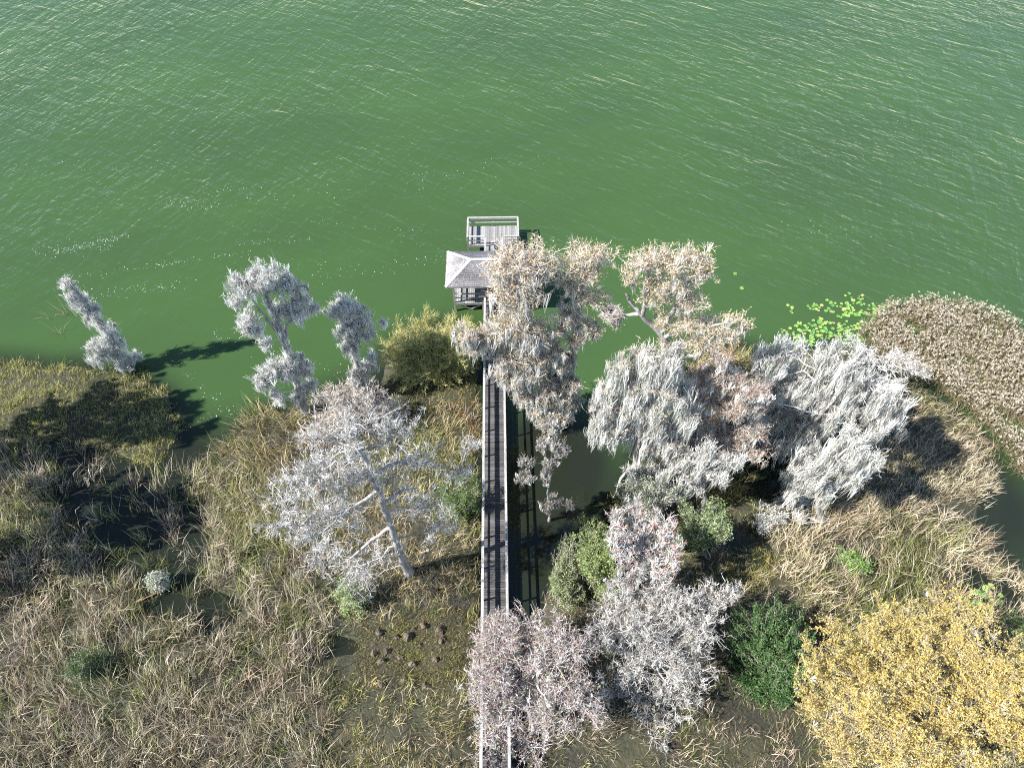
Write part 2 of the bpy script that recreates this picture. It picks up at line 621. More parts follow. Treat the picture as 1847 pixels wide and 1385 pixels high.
g.add(np.stack([GX, GY, H], -1), np.stack([idx[:-1, :-1], idx[:-1, 1:], idx[1:, 1:], idx[1:, :-1]], -1), (0.05, 0.05, 0.02))
tag(g.build('marsh_ground', ground_material(), smooth=True), 'dark muddy marsh ground under the grass', 'ground', kind='structure')


def height(x, y):
    i = np.clip(np.searchsorted(xs, x) - 1, 0, nx - 2)
    j = np.clip(np.searchsorted(ys, y) - 1, 0, ny - 2)
    fx = np.clip((x - xs[i]) / (xs[i + 1] - xs[i]), 0, 1)
    fy = np.clip((y - ys[j]) / (ys[j + 1] - ys[j]), 0, 1)
    return (H[j, i] * (1 - fx) + H[j, i + 1] * fx) * (1 - fy) + (H[j + 1, i] * (1 - fx) + H[j + 1, i + 1] * fx) * fy


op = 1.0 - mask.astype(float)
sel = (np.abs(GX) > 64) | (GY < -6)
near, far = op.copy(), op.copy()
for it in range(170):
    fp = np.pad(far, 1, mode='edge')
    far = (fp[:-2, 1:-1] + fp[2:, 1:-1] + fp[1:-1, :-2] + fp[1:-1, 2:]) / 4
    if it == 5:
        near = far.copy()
peat_shade = np.zeros_like(op)          # stained water in channel, inlet's end and pools; channel's tree shade painted in too
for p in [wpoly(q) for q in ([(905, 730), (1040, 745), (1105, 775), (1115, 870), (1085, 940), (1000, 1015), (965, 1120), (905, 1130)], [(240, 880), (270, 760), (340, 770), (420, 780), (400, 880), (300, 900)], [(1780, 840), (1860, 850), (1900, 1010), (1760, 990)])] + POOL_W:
    peat_shade = np.maximum(peat_shade, inpoly(GX, GY, p).astype(float))
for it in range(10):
    fp = np.pad(peat_shade, 1, mode='edge')
    peat_shade = (fp[:-2, 1:-1] + fp[2:, 1:-1] + fp[1:-1, :-2] + fp[1:-1, 2:]) / 4
peat_shade = np.clip(peat_shade * 1.15, 0, 1)
open_ = np.clip(near * 1.6 - 0.65, 0, 1) * np.clip(far * 2.6 - 0.75, 0, 1) * (1 - peat_shade)     # algae colour
rough_ = np.clip(far * 2.0 - 1.0, 0, 1) ** 1.3                                 # wave height
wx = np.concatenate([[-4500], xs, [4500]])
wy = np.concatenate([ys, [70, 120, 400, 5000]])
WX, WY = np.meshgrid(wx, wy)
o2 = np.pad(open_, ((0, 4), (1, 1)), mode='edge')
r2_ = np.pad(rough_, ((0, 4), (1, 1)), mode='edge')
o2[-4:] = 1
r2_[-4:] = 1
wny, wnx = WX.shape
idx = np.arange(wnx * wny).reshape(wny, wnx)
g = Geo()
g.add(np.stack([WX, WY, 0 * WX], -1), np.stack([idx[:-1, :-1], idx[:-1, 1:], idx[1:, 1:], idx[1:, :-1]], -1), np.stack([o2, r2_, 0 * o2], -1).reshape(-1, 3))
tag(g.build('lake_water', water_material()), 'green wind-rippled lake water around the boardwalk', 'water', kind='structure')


# white flecks painted in as sun glints on foam bubbles in windrows
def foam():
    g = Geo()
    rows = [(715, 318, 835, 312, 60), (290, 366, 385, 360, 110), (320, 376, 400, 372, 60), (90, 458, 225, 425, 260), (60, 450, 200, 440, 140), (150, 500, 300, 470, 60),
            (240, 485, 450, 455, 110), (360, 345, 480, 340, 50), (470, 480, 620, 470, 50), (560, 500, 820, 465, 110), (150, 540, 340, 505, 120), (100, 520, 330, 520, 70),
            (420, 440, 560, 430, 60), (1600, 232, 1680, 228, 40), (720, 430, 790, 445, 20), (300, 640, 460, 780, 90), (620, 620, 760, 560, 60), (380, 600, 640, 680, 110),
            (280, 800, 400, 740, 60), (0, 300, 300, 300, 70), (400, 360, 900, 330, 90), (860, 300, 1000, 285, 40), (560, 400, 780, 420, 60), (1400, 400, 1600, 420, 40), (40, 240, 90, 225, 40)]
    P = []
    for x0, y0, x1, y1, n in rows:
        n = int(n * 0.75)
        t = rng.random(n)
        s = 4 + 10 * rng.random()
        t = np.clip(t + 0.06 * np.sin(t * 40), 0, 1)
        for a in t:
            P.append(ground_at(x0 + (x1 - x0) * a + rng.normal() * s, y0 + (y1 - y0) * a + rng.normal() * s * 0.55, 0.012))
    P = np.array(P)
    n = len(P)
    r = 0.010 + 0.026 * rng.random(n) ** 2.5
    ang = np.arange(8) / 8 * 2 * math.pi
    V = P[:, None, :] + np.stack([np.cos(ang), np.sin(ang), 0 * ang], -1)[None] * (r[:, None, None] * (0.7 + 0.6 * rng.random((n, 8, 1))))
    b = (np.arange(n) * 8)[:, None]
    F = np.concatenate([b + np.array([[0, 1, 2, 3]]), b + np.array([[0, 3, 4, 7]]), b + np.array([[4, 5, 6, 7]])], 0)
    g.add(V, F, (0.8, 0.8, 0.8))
    tag(g.build('foam_glints', M_FOAM_GLINT), 'white flecks for sun glints on foam bubbles, in thin lines on the lake', 'foam', kind='stuff')


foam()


# ------------------------------------------------------------------ timber: boardwalk, end platform, gazebo
def box_mesh(name, sx, sy, sz, mat, bevel=0.006):
    import bmesh
    bm = bmesh.new()
    bmesh.ops.create_cube(bm, size=1.0)
    for v in bm.verts:
        v.co.x *= sx
        v.co.y *= sy
        v.co.z *= sz
    if bevel:
        bmesh.ops.bevel(bm, geom=list(bm.edges), offset=bevel, segments=1, affect='EDGES')
    me = bpy.data.meshes.new(name)
    bm.to_mesh(me)
    bm.free()
    me.materials.append(mat)
    return me


_cache = {}


def beam(name, parent, c, size, mat, rot=(0, 0, 0)):
    """box beam centred at c (world metres); parent must be an unrotated Empty"""
    key = (name, tuple(round(s, 3) for s in size), mat.name)
    if key not in _cache:
        _cache[key] = box_mesh(name, *size, mat)
    o = add_obj(name, _cache[key], None, parent)
    o.location = Vector(c) - (parent.location if parent else Vector((0, 0, 0)))
    o.rotation_euler = rot
    return o


DX0, DX1, DECK = -1.45, 0.03, 0.90        # walkway edges and deck level
DXC = (DX0 + DX1) / 2
GZ0, GZ1 = 35.05, 38.15                   # gazebo deck, front and back
PF0, PF1 = 41.30, 43.62                   # end platform


def planks_along(parent, x0, x1, y0, y1, pitch=0.147, mat=M_PLANK):
    n = int(round((y1 - y0) / pitch))
    p = (y1 - y0) / n
    for i in range(n):
        o = beam('plank', parent, ((x0 + x1) / 2 + random.gauss(0, 0.006), y0 + p * (i + 0.5), DECK - 0.019 + random.gauss(0, 0.002)), (x1 - x0, p - 0.02, 0.038), mat,
                 (random.gauss(0, 0.006), random.gauss(0, 0.002), random.gauss(0, 0.003)))


def planks_across(parent, x0, x1, y0, y1, pitch=0.16, mat=M_PLANK):
    n = int(round((x1 - x0) / pitch))
    p = (x1 - x0) / n
    for i in range(n):
        beam('plank', parent, (x0 + p * (i + 0.5), (y0 + y1) / 2 + random.gauss(0, 0.008), DECK - 0.019 + random.gauss(0, 0.002)), (p - 0.018, y1 - y0, 0.038), mat,
             (0, random.gauss(0, 0.006), random.gauss(0, 0.002)))


def rail_y(parent, x, y0, y1, inner, spacing=1.83):
    """railing running along Y: posts, flat cap, fascia board, middle board"""
    n = max(1, int(round((y1 - y0) / spacing)))
    for i in range(n + 1):
        y = y0 + (y1 - y0) * i / n
        beam('post', parent, (x, y, (1.80 - 0.9) / 2), (0.09, 0.09, 2.70), M_POST, (random.gauss(0, .008), random.gauss(0, .008), 0))
    for i in range(n):
        a, b = y0 + (y1 - y0) * i / n, y0 + (y1 - y0) * (i + 1) / n
        beam('top_rail', parent, (x, (a + b) / 2, 1.822), (0.14, b - a - 0.006, 0.036), M_RAIL, (random.gauss(0, .003), 0, random.gauss(0, .004)))
        beam('upper_board', parent, (x + inner * 0.064, (a + b) / 2, 1.727), (0.036, b - a - 0.006, 0.14), M_RAIL, (random.gauss(0, .003), 0, 0))
        beam('middle_board', parent, (x + inner * 0.064, (a + b) / 2, 1.285), (0.036, b - a - 0.006, 0.13), M_RAIL, (random.gauss(0, .006), 0, 0))


def rail_x(parent, y, x0, x1, inner, posts):
    for x in posts:
        beam('post', parent, (x, y, (1.80 - 0.9) / 2), (0.09, 0.09, 2.70), M_POST, (random.gauss(0, .008), random.gauss(0, .008), 0))
    beam('top_rail', parent, ((x0 + x1) / 2, y, 1.822), (x1 - x0, 0.14, 0.036), M_RAIL, (0, random.gauss(0, .004), 0))
    beam('upper_board', parent, ((x0 + x1) / 2, y + inner * 0.064, 1.727), (x1 - x0, 0.036, 0.12), M_RAIL, (0, random.gauss(0, .004), 0))
    beam('middle_board', parent, ((x0 + x1) / 2, y + inner * 0.064, 1.34), (x1 - x0, 0.036, 0.10), M_RAIL, (0, random.gauss(0, .008), 0))


walk = empty('boardwalk', (DXC, 4.0, 0.0), 'long narrow weathered grey timber boardwalk running out to the gazebo', 'boardwalk')
Y_START = -2.0
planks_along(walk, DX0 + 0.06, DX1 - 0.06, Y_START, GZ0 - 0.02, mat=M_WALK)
planks_along(walk, DX0 + 0.06, DX1 - 0.06, GZ1 + 0.02, PF0 - 0.02)
rail_y(walk, DX0 + 0.07, Y_START, GZ0 - 0.35, -1)
rail_y(walk, DX1 - 0.07, Y_START, GZ0 - 0.35, +1)
rail_y(walk, DX0 + 0.07, GZ1 + 0.15, PF0 - 0.1, -1)
rail_y(walk, DX1 - 0.07, GZ1 + 0.15, PF0 - 0.1, +1)
for x in (DX0 + 0.16, DXC, DX1 - 0.16):
    beam('joist', walk, (x, (Y_START + GZ0) / 2, 0.762), (0.045, GZ0 - Y_START - 0.1, 0.18), M_POST)
    beam('joist', walk, (x, (GZ1 + PF0) / 2, 0.762), (0.045, PF0 - GZ1 - 0.1, 0.18), M_POST)

plat = empty('fishing_platform', (DXC, PF0, 0), 'small railed timber platform at the lake end of the boardwalk', 'platform')
PX0, PX1 = -2.80, 1.22
planks_across(plat, PX0 + 0.05, PX1 - 0.05, PF0, PF1)
rail_x(plat, PF1 - 0.02, PX0 - 0.05, PX1 + 0.05, -1, (PX0 + 0.05, (PX0 + PX1) / 2, PX1 - 0.05))
for x, s in ((PX0 + 0.0, -1), (PX1 - 0.0, 1)):
    beam('top_rail', plat, (x, (PF0 + PF1) / 2 - 0.06, 1.822), (0.14, PF1 - PF0 - 0.06, 0.036), M_RAIL)
    beam('upper_board', plat, (x + s * 0.064, (PF0 + PF1) / 2 - 0.05, 1.727), (0.036, PF1 - PF0 - 0.12, 0.14), M_RAIL)
    beam('middle_board', plat, (x + s * 0.064, (PF0 + PF1) / 2 - 0.05, 1.30), (0.036, PF1 - PF0 - 0.12, 0.12), M_RAIL)
    beam('post', plat, (x, PF0 + 0.06, 0.45), (0.09, 0.09, 2.70), M_POST)
rail_x(plat, PF0 + 0.04, PX0 + 0.10, DX0 + 0.02, 1, ())
rail_x(plat, PF0 + 0.04, DX1 - 0.02, PX1 - 0.10, 1, ())
beam('rim_joist', plat, ((PX0 + PX1) / 2, PF0 + 0.03, 0.77), (PX1 - PX0 - 0.1, 0.045, 0.19), M_POST)
beam('rim_joist', plat, ((PX0 + PX1) / 2, PF1 - 0.06, 0.77), (PX1 - PX0 - 0.1, 0.045, 0.19), M_POST)

gz = empty('gazebo', (DXC, GZ0, 0), 'hip-roofed open timber gazebo with grey shingles standing over the lake', 'gazebo')
GX0, GX1 = -3.72, 2.26
planks_across(gz, GX0, GX1, GZ0, GZ1)
for y in (GZ0 + 0.03, GZ1 - 0.03):
    beam('rim_joist', gz, ((GX0 + GX1) / 2, y, 0.77), (GX1 - GX0 - 0.02, 0.045, 0.19), M_POST)
for x in (GX0 + 0.06, DX0 - 0.10, DX1 + 0.10, GX1 - 0.06):
    for y in (GZ0 + 0.08, GZ1 - 0.08):
        beam('column', gz, (x, y, 1.05), (0.14, 0.14, 4.1), M_POST)
for y, s in ((GZ0 + 0.08, 1), (GZ1 - 0.08, -1)):
    rail_x(gz, y, GX0 + 0.14, DX0 - 0.18, s, ())
    rail_x(gz, y, DX1 + 0.18, GX1 - 0.14, s, ())
for x, s in ((GX0 + 0.06, 1), (GX1 - 0.06, -1)):
    beam('top_rail', gz, (x, (GZ0 + GZ1) / 2, 1.822), (0.14, GZ1 - GZ0 - 0.32, 0.036), M_RAIL)
    beam('upper_board', gz, (x + s * 0.064, (GZ0 + GZ1) / 2, 1.727), (0.036, GZ1 - GZ0 - 0.32, 0.12), M_RAIL)
    beam('middle_board', gz, (x + s * 0.064, (GZ0 + GZ1) / 2, 1.34), (0.036, GZ1 - GZ0 - 0.32, 0.10), M_RAIL)
for x, z in ((GX0 + 0.75, 0.42),):
    beam('cross_brace', gz, (x, GZ0 + 0.10, z), (1.5, 0.04, 0.10), M_POST, (0, math.radians(28), 0))
    beam('cross_brace', gz, (DX0 - 0.55, GZ0 + 0.10, z), (1.0, 0.04, 0.10), M_POST, (0, math.radians(-28), 0))

# roof: deck planes, shingle courses, ridge caps
RX0, RX1, RY0, RY1, EZ, RZ = -4.18, 2.74, 34.60, 38.24, 3.10, 4.02
RM = (RY0 + RY1) / 2
RA, RB = RX0 + 1.80, RX1 - 1.80


def roof():
    slopes = [  # eave start, eave end, ridge start, ridge end
        ('front', (RX0, RY0, EZ), (RX1, RY0, EZ), (RA, RM, RZ), (RB, RM, RZ)),
        ('back', (RX1, RY1, EZ), (RX0, RY1, EZ), (RB, RM, RZ), (RA, RM, RZ)),
        ('left', (RX0, RY1, EZ), (RX0, RY0, EZ), (RA, RM, RZ), (RA, RM, RZ)),
        ('right', (RX1, RY0, EZ), (RX1, RY1, EZ), (RB, RM, RZ), (RB, RM, RZ)),
    ]
    dk = Geo()
    V = np.array([(RX0, RY0, EZ - .03), (RX1, RY0, EZ - .03), (RX1, RY1, EZ - .03), (RX0, RY1, EZ - .03), (RA, RM, RZ - .03), (RB, RM, RZ - .03)])
    dk.add(V, [(0, 1, 5, 4), (2, 3, 4, 5), (3, 0, 4, 4), (1, 2, 5, 5), (3, 2, 1, 0)], (0.12, 0.11, 0.10))
    rf = dk.build('roof', M_SHINGLE, gz, gz.location)
    pal = [(0.213, 0.206, 0.213), (0.236, 0.228, 0.236), (0.199, 0.191, 0.199), (0.265, 0.258, 0.265)]
    sg = Geo()
    for nm, a, b, c, d in slopes:
        a, b, c, d = map(np.array, (a, b, c, d))
        n = unit(np.cross(b - a, ((c + d) / 2) - (a + b) / 2))
        e = unit(b - a)
        s = unit(np.cross(n, e))
        slen = float(np.dot(c - a, s))
        ncourse = int(slen / 0.125)
        for i in range(ncourse):
            t0 = i / ncourse
            lo = a + (c - a) * t0
            hi = b + (d - b) * t0
            w = float(np.dot(hi - lo, e))
            m = max(1, int(w / 0.13))
            edges = np.sort(np.clip((np.arange(m + 1) + rng.normal(size=m + 1) * 0.15) / m, 0, 1)) * w
            edges[0], edges[-1] = 0, w
            x0, x1 = edges[:-1] + 0.004, edges[1:] - 0.004
            k = len(x0)
            lift = 0.022 + 0.012 * rng.random(k)
            drop = rng.normal(size=k) * 0.008
            h = slen / ncourse * 1.25
            p0 = lo + np.outer(x0, e) + np.outer(lift, n) + np.outer(drop - 0.02, s)
            p1 = lo + np.outer(x1, e) + np.outer(lift, n) + np.outer(drop - 0.02, s)
            q0 = p0 + s * h - n * 0.022
            q1 = p1 + s * h - n * 0.022
            if t0 > 0.9 and nm in ('left', 'right'):
                pass
            u0, u1 = p0 - n * 0.018, p1 - n * 0.018
            V = np.stack([p0, p1, q1, q0, u0, u1], 1)
            base = (np.arange(k) * 6)[:, None]
            F = np.concatenate([base + np.array([[0, 1, 2, 3]]), base + np.array([[4, 5, 1, 0]])])
            cc = tone(k, pal, 0.07) * (0.86 + 0.16 * np.sin(p0[:, :1] * 3.1 + 2 * np.sin(p0[:, :1] * 1.3)) + 0.10 * np.sin(p0[:, 1:2] * 4.3 + p0[:, :1]))
            sg.add(V, F, np.repeat(cc, 6, 0))
    tag(sg.build('shingles', M_SHINGLE, rf, gz.location), kind='stuff')
    # hip and ridge caps, overlapping
    cg = Geo()
    for p, q in (((RA, RM, RZ), (RB, RM, RZ)), ((RX0, RY0, EZ), (RA, RM, RZ)), ((RX0, RY1, EZ), (RA, RM, RZ)), ((RX1, RY0, EZ), (RB, RM, RZ)), ((RX1, RY1, EZ), (RB, RM, RZ))):
        p, q = np.array(p), np.array(q)
        t = unit(q - p)
        sd = unit(np.cross(t, (0, 0, 1)))
        L = np.linalg.norm(q - p)
        m = int(L / 0.17)
        for i in range(m):
            o = p + t * (L * i / m)
            o2 = p + t * (L * (i + 1.15) / m)
            z = np.array([0, 0, 1.0])
            V = [o - sd * 0.11 + z * 0.03, o + z * 0.065, o + sd * 0.11 + z * 0.03, o2 - sd * 0.11 + z * 0.02, o2 + z * 0.048, o2 + sd * 0.11 + z * 0.02]
            cg.add(V, [(0, 1, 4, 3), (1, 2, 5, 4)], np.repeat(tone(1, [(0.44, 0.43, 0.43), (0.5, 0.49, 0.49)], 0.1), 6, 0))
    cg.build('ridge_cap', M_SHINGLE, rf, gz.location)
    for c, size in ((((RX0 + RX1) / 2, RY0 + 0.0, EZ - 0.075), (RX1 - RX0, 0.03, 0.12)), (((RX0 + RX1) / 2, RY1 - 0.0, EZ - 0.075), (RX1 - RX0, 0.03, 0.12)),
                    ((RX0 + 0.0, RM, EZ - 0.075), (0.03, RY1 - RY0 - 0.04, 0.12)), ((RX1 - 0.0, RM, EZ - 0.075), (0.03, RY1 - RY0 - 0.04, 0.12))):
        f = beam('fascia', gz, c, size, M_RAIL)


roof()


def litter():
    g = Geo()
    n = 420
    x = RX0 + 0.4 + rng.random(n) * (RX1 - RX0 - 0.8)
    y = RY0 + 0.2 + rng.random(n) * (RM - RY0 - 0.4)
    z = EZ + (y - RY0) / (RM - RY0) * (RZ - EZ) + 0.045
    sel = (y - RY0) < np.minimum(x - RX0, RX1 - x) * 0.95
    P = np.stack([x, y, z], -1)[sel]
    m = 900
    yy = 10 + rng.random(m) ** 0.6 * 24
    side = np.where(rng.random(m) < 0.5, DX0 + 0.12, DX1 - 0.12) + rng.normal(size=m) * 0.16
    Q = np.stack([np.clip(side, DX0 + 0.1, DX1 - 0.1), yy, DECK + 0.012 + 0 * yy], -1)
    P = np.concatenate([P, Q])
    leaf_quads(g, P, 0.06, tone(len(P), [(0.20, 0.13, 0.07), (0.30, 0.22, 0.12), (0.36, 0.33, 0.28), (0.12, 0.08, 0.05)], 0.2), 0.85)
    tag(g.build('leaf_litter', M_LEAF), 'brown leaf litter and moss scraps scattered on the deck and gazebo roof', 'leaf litter', kind='stuff')


litter()


# ------------------------------------------------------------------ trees
def tree(name, label, base_px, blobs, trunk=None, limbs=(), r0=0.22, twig=GREY, twigs=1.0, moss=1.0, moss_len=(0.5, 1.1), leaf=None, leaves=0, leaf_size=0.07,
         flat=0.6, spread=1.0, cat='tree', trunk_moss=0.0, moss_pal=MOSS, group=None, stems=0, zlift=0.0, upbias=0.35, moss_w=0.031, fuzz=1.0, rs=1.22, zcap=99.0, limb_r=1.0, lock=1.0, low=False, zfix=False):
    b = ground_at(*base_px, 0.0)
    b[2] = float(height(b[0], b[1]))
    b[2] = max(b[2], -0.35)
    root = empty(name, b, label, cat, group)
    cen, rad = [], []
    for q in blobs:
        if len(q) == 2:
            cen.append(q[0])
            rad.append(q[1])
            continue
        p, t = over(b, q[0], q[1], 0.5 + zlift)
        if p[2] > zcap or zfix:
            d = sight(q[0], q[1])
            t = (zcap * (0.72 + 0.28 * rng.random()) - CAM_Z) / d[2]
            p = C0 + d * t
        r = q[2] * t * rs
        cen.append(p)
        rad.append(r)
    cen, rad = np.array(cen), np.array(rad)
    # trunk
    tk = Geo()
    if trunk:
        T = np.array([b - np.array([0, 0, 0.3])] + [over(b, *q, 0.3)[0] for q in trunk[1:]])
    else:
        top = cen[np.argmax(cen[:, 2])]
        mid = cen.mean(0)
        T = np.array([b - np.array([0, 0, 0.3]), b * 0.7 + mid * 0.3 + rng.normal(size=3) * 0.15, mid * 0.75 + b * 0.25, top * 0.5 + mid * 0.5, top])
    if low:
        T = np.array([T[0], b * 0.5 + mid * 0.5, mid * np.array([1, 1, 0.55])])
    # densify with a little wander
    k = 4
    D = []
    for i in range(len(T) - 1):
        for f in range(k):
            D.append(T[i] + (T[i + 1] - T[i]) * f / k + (rng.normal(size=3) * 0.05 if f else 0))
    D.append(T[-1])
    D = np.array(D)
    rr = r0 * (1 - 0.8 * np.linspace(0, 1, len(D))) + r0 * 0.7 * np.exp(-np.arange(len(D)) / 1.3)
    tubes(tk, D[None], rr[None], tone(1, twig), 8)
    tob = tk.build('trunk', M_BARK, root, b, smooth=True)
    # explicit limbs, then one limb to each clump of the crown
    nodes = [D]
    for lm in limbs:
        Lp = np.array([over(b, *q, 0.3)[0] for q in lm])
        j = np.argmin(np.linalg.norm(D - Lp[0], axis=1))
        Lp[0] = D[j]
        dense = []
        for i in range(len(Lp) - 1):
            for f in range(3):
                dense.append(Lp[i] + (Lp[i + 1] - Lp[i]) * f / 3 + (rng.normal(size=3) * 0.05 if f else 0))
        dense.append(Lp[-1])
        dense = np.array(dense)
        lg = Geo()
        tubes(lg, dense[None], (r0 * 0.5 * (1 - 0.75 * np.linspace(0, 1, len(dense))))[None], tone(1, twig), 6)
        lg.build('limb', M_BARK, root, b, smooth=True)
        nodes.append(dense)
    N = np.concatenate(nodes)
    lg = Geo()
    LB = []
    for c, r in zip(cen, rad):
        d = np.linalg.norm(N - c, axis=1) + np.maximum(0, N[:, 2] - (c[2] - 0.25 * r)) * 1.5
        s = N[np.argmin(d)]
        LB.append((s, c - np.array([0, 0, 0.25 * r])))
    S = np.array([x[0] for x in LB])
    E = np.array([x[1] for x in LB])
    Lp = bent(S, E, 6, 0.05)
    lr = limb_r * np.clip(rad * 0.032, 0.022, 0.06)[:, None] * np.linspace(1.2, 0.6, 6)[None]
    tubes(lg, Lp, lr, tone(len(Lp), twig), 5)
    P2, P3 = [], []
    tw = Geo()
    ms = Geo()
    lf = Geo()
    ANCH = []
    for i, (c, r) in enumerate(zip(cen, rad)):
        n2 = max(8, int(26 * twigs * min(r, 2.0)))
        u = rand_dirs(n2)
        u[:, 2] = u[:, 2] * 0.8 + upbias
        u = unit(u)
        end = c + u * r * np.array([1, 1, flat]) * (0.65 + 0.4 * rng.random((n2, 1)))
        st, _ = spots(Lp[i:i + 1], n2, 0.6)
        B2 = bent(st, end, 5, 0.09)
        tubes(lg, B2, np.clip(0.013 * r, 0.008, 0.02) * np.ones((n2, 1)) * np.linspace(1.2, 0.4, 5)[None], tone(n2, twig), 3)
        n3 = int(150 * twigs * r ** 1.6 + 20)
        p, tg = spots(B2, n3, 0.3)
        d = unit(tg * 0.55 + rand_dirs(n3) * 0.95 + np.array([0, 0, upbias]))
        L3 = (0.22 + 0.35 * rng.random((n3, 1))) * min(r, 1.6) * spread
        B3 = bent(p, p + d * L3, 3, 0.12)
        ribbons(tw, B3, np.linspace(0.022, 0.009, 3)[None] * np.ones((n3, 1)), mixed(n3, twig))
        n4 = int(n3 * 3.4 * fuzz)
        p4, tg4 = spots(B3, n4, 0.15)
        d4 = unit(tg4 * 0.5 + rand_dirs(n4) + np.array([0, 0, upbias * 0.7]))
        L4 = 0.12 + 0.26 * rng.random((n4, 1))
        B4 = bent(p4, p4 + d4 * L4, 2, 0)
        ribbons(tw, B4, np.linspace(0.017, 0.008, 2)[None] * np.ones((n4, 1)), mixed(n4, twig))
        if leaf is not None and leaves > 0:
            nl = int(n4 * leaves)
            pl, _ = spots(B4, nl, 0.3)
            pl = pl + rng.normal(size=pl.shape) * 0.03
            leaf_quads(lf, pl, leaf_size, tone(nl, leaf, 0.18))
        if moss > 0:
            nm = int(60 * moss * (blobs[i][3] if len(blobs[i]) > 3 else 1.0) * r ** 1.5 + 2)
            a1, _ = spots(B2, nm // 2 + 1, 0.3)
            a2, _ = spots(B3, nm // 2 + 1, 0.1)
            ANCH.append(np.concatenate([a1, a2]))
    if moss > 0:
        A = np.concatenate(ANCH)
        n = len(A)
        Lm = moss_len[0] + (moss_len[1] - moss_len[0]) * rng.random(n) ** 1.6
        Lm = np.minimum(Lm, np.maximum(0.2, A[:, 2] - 0.15))
        moss_locks(ms, A, Lm, lock * (0.05 + 0.07 * rng.random(n)), int(11 * lock), moss_pal, moss_w)
        if trunk_moss > 0:
            nt_ = int(trunk_moss * 12 * len(D))
            j = rng.integers(2, len(D), nt_)
            dd = rand_dirs(nt_) * np.array([1, 1, 0.2])
            A = D[j] + unit(dd) * rr[j][:, None] * 1.1 + rng.normal(size=(nt_, 3)) * np.array([0.05, 0.05, 0.25])
            A[:, 2] = np.maximum(A[:, 2], 0.4)
            moss_locks(ms, A, np.minimum(0.35 + 0.6 * rng.random(nt_), A[:, 2]), 0.05 + 0.05 * rng.random(nt_), 8, moss_pal, moss_w)
    cr = tag(lg.build('crown', M_TWIG, root, b), kind='stuff')
    tag(tw.build('twigs', M_TWIG, cr, b), kind='stuff')
    if ms.V:
        tag(ms.build('hanging_moss', M_MOSS, cr, b), kind='stuff')
    if lf.V:
        tag(lf.build('leaves', M_LEAF, cr, b), kind='stuff')
    return root


def shrub(name, label, base_px, blobs, leaf, nleaf=900, leaf_size=0.08, stem=[(0.26, 0.23, 0.19), (0.34, 0.31, 0.27)], flat=0.8, cat='shrub', group=None, blades=False, blade_len=0.5, zcap=4.0):
    """leafy bush: stems fanning from the root, leaves through the outer shell of each clump"""
    b = ground_at(*base_px, 0.0)
    b[2] = max(float(height(b[0], b[1])), -0.3)
    root = empty(name, b, label, cat, group)
    sg, lf = Geo(), Geo()
    for q in blobs:
        c, t = over(b, q[0], q[1], 0.45)
        if c[2] > zcap:
            d = sight(q[0], q[1])
            t = (zcap * (0.7 + 0.3 * rng.random()) - CAM_Z) / d[2]
            c = C0 + d * t
        r = q[2] * t * 1.15
        n2 = 22
        u = rand_dirs(n2)
        u[:, 2] = u[:, 2] * 0.8 + 0.3
        end = c + unit(u) * r * np.array([1, 1, flat]) * (0.6 + 0.45 * rng.random((n2, 1)))
        end[:, 2] = np.maximum(end[:, 2], 0.2)
        S = b + rng.normal(size=(n2, 3)) * np.array([0.15, 0.15, 0])
        B2 = bent(S, end, 6, 0.05)
        tubes(sg, B2, np.linspace(0.035, 0.010, 6)[None] * np.ones((n2, 1)), tone(n2, stem), 3)
        n3 = 160
        p, tg = spots(B2, n3, 0.6)
        d = unit(tg * 0.5 + rand_dirs(n3) + np.array([0, 0, 0.3]))
        B3 = bent(p, p + d * r * (0.25 + 0.4 * rng.random((n3, 1))), 4, 0.08)
        ribbons(sg, B3, np.linspace(0.022, 0.010, 4)[None] * np.ones((n3, 1)), tone(n3, stem))
        nl = int(nleaf * r * r * (1.6 if blades else 3.0))
        if blades:
            pl, tg = spots(B3, nl, 0.1)
            d = unit(tg * 0.4 + rand_dirs(nl) * 0.6 + np.array([0, 0, 0.6]))
            Lb = blade_len * (0.5 + 0.8 * rng.random((nl, 1)))
            ribbons(lf, bent(pl, pl + d * Lb, 2, 0), np.array([[0.022, 0.008]]) * np.ones((nl, 1)), tone(nl, leaf, 0.2))
        else:
            pl, _ = spots(B3, nl, 0.1)
            # leaves sit in sprays, so the bush breaks into light and dark clumps
            pl = pl + rng.normal(size=pl.shape) * 0.07
            leaf_quads(lf, pl, leaf_size, tone(nl, leaf, 0.2), 0.3)
    tag(sg.build('stems', M_TWIG, root, b), kind='stuff')
    tag(lf.build('leaves', M_LEAF if not blades else M_GRASS, root, b), kind='stuff')
    return root


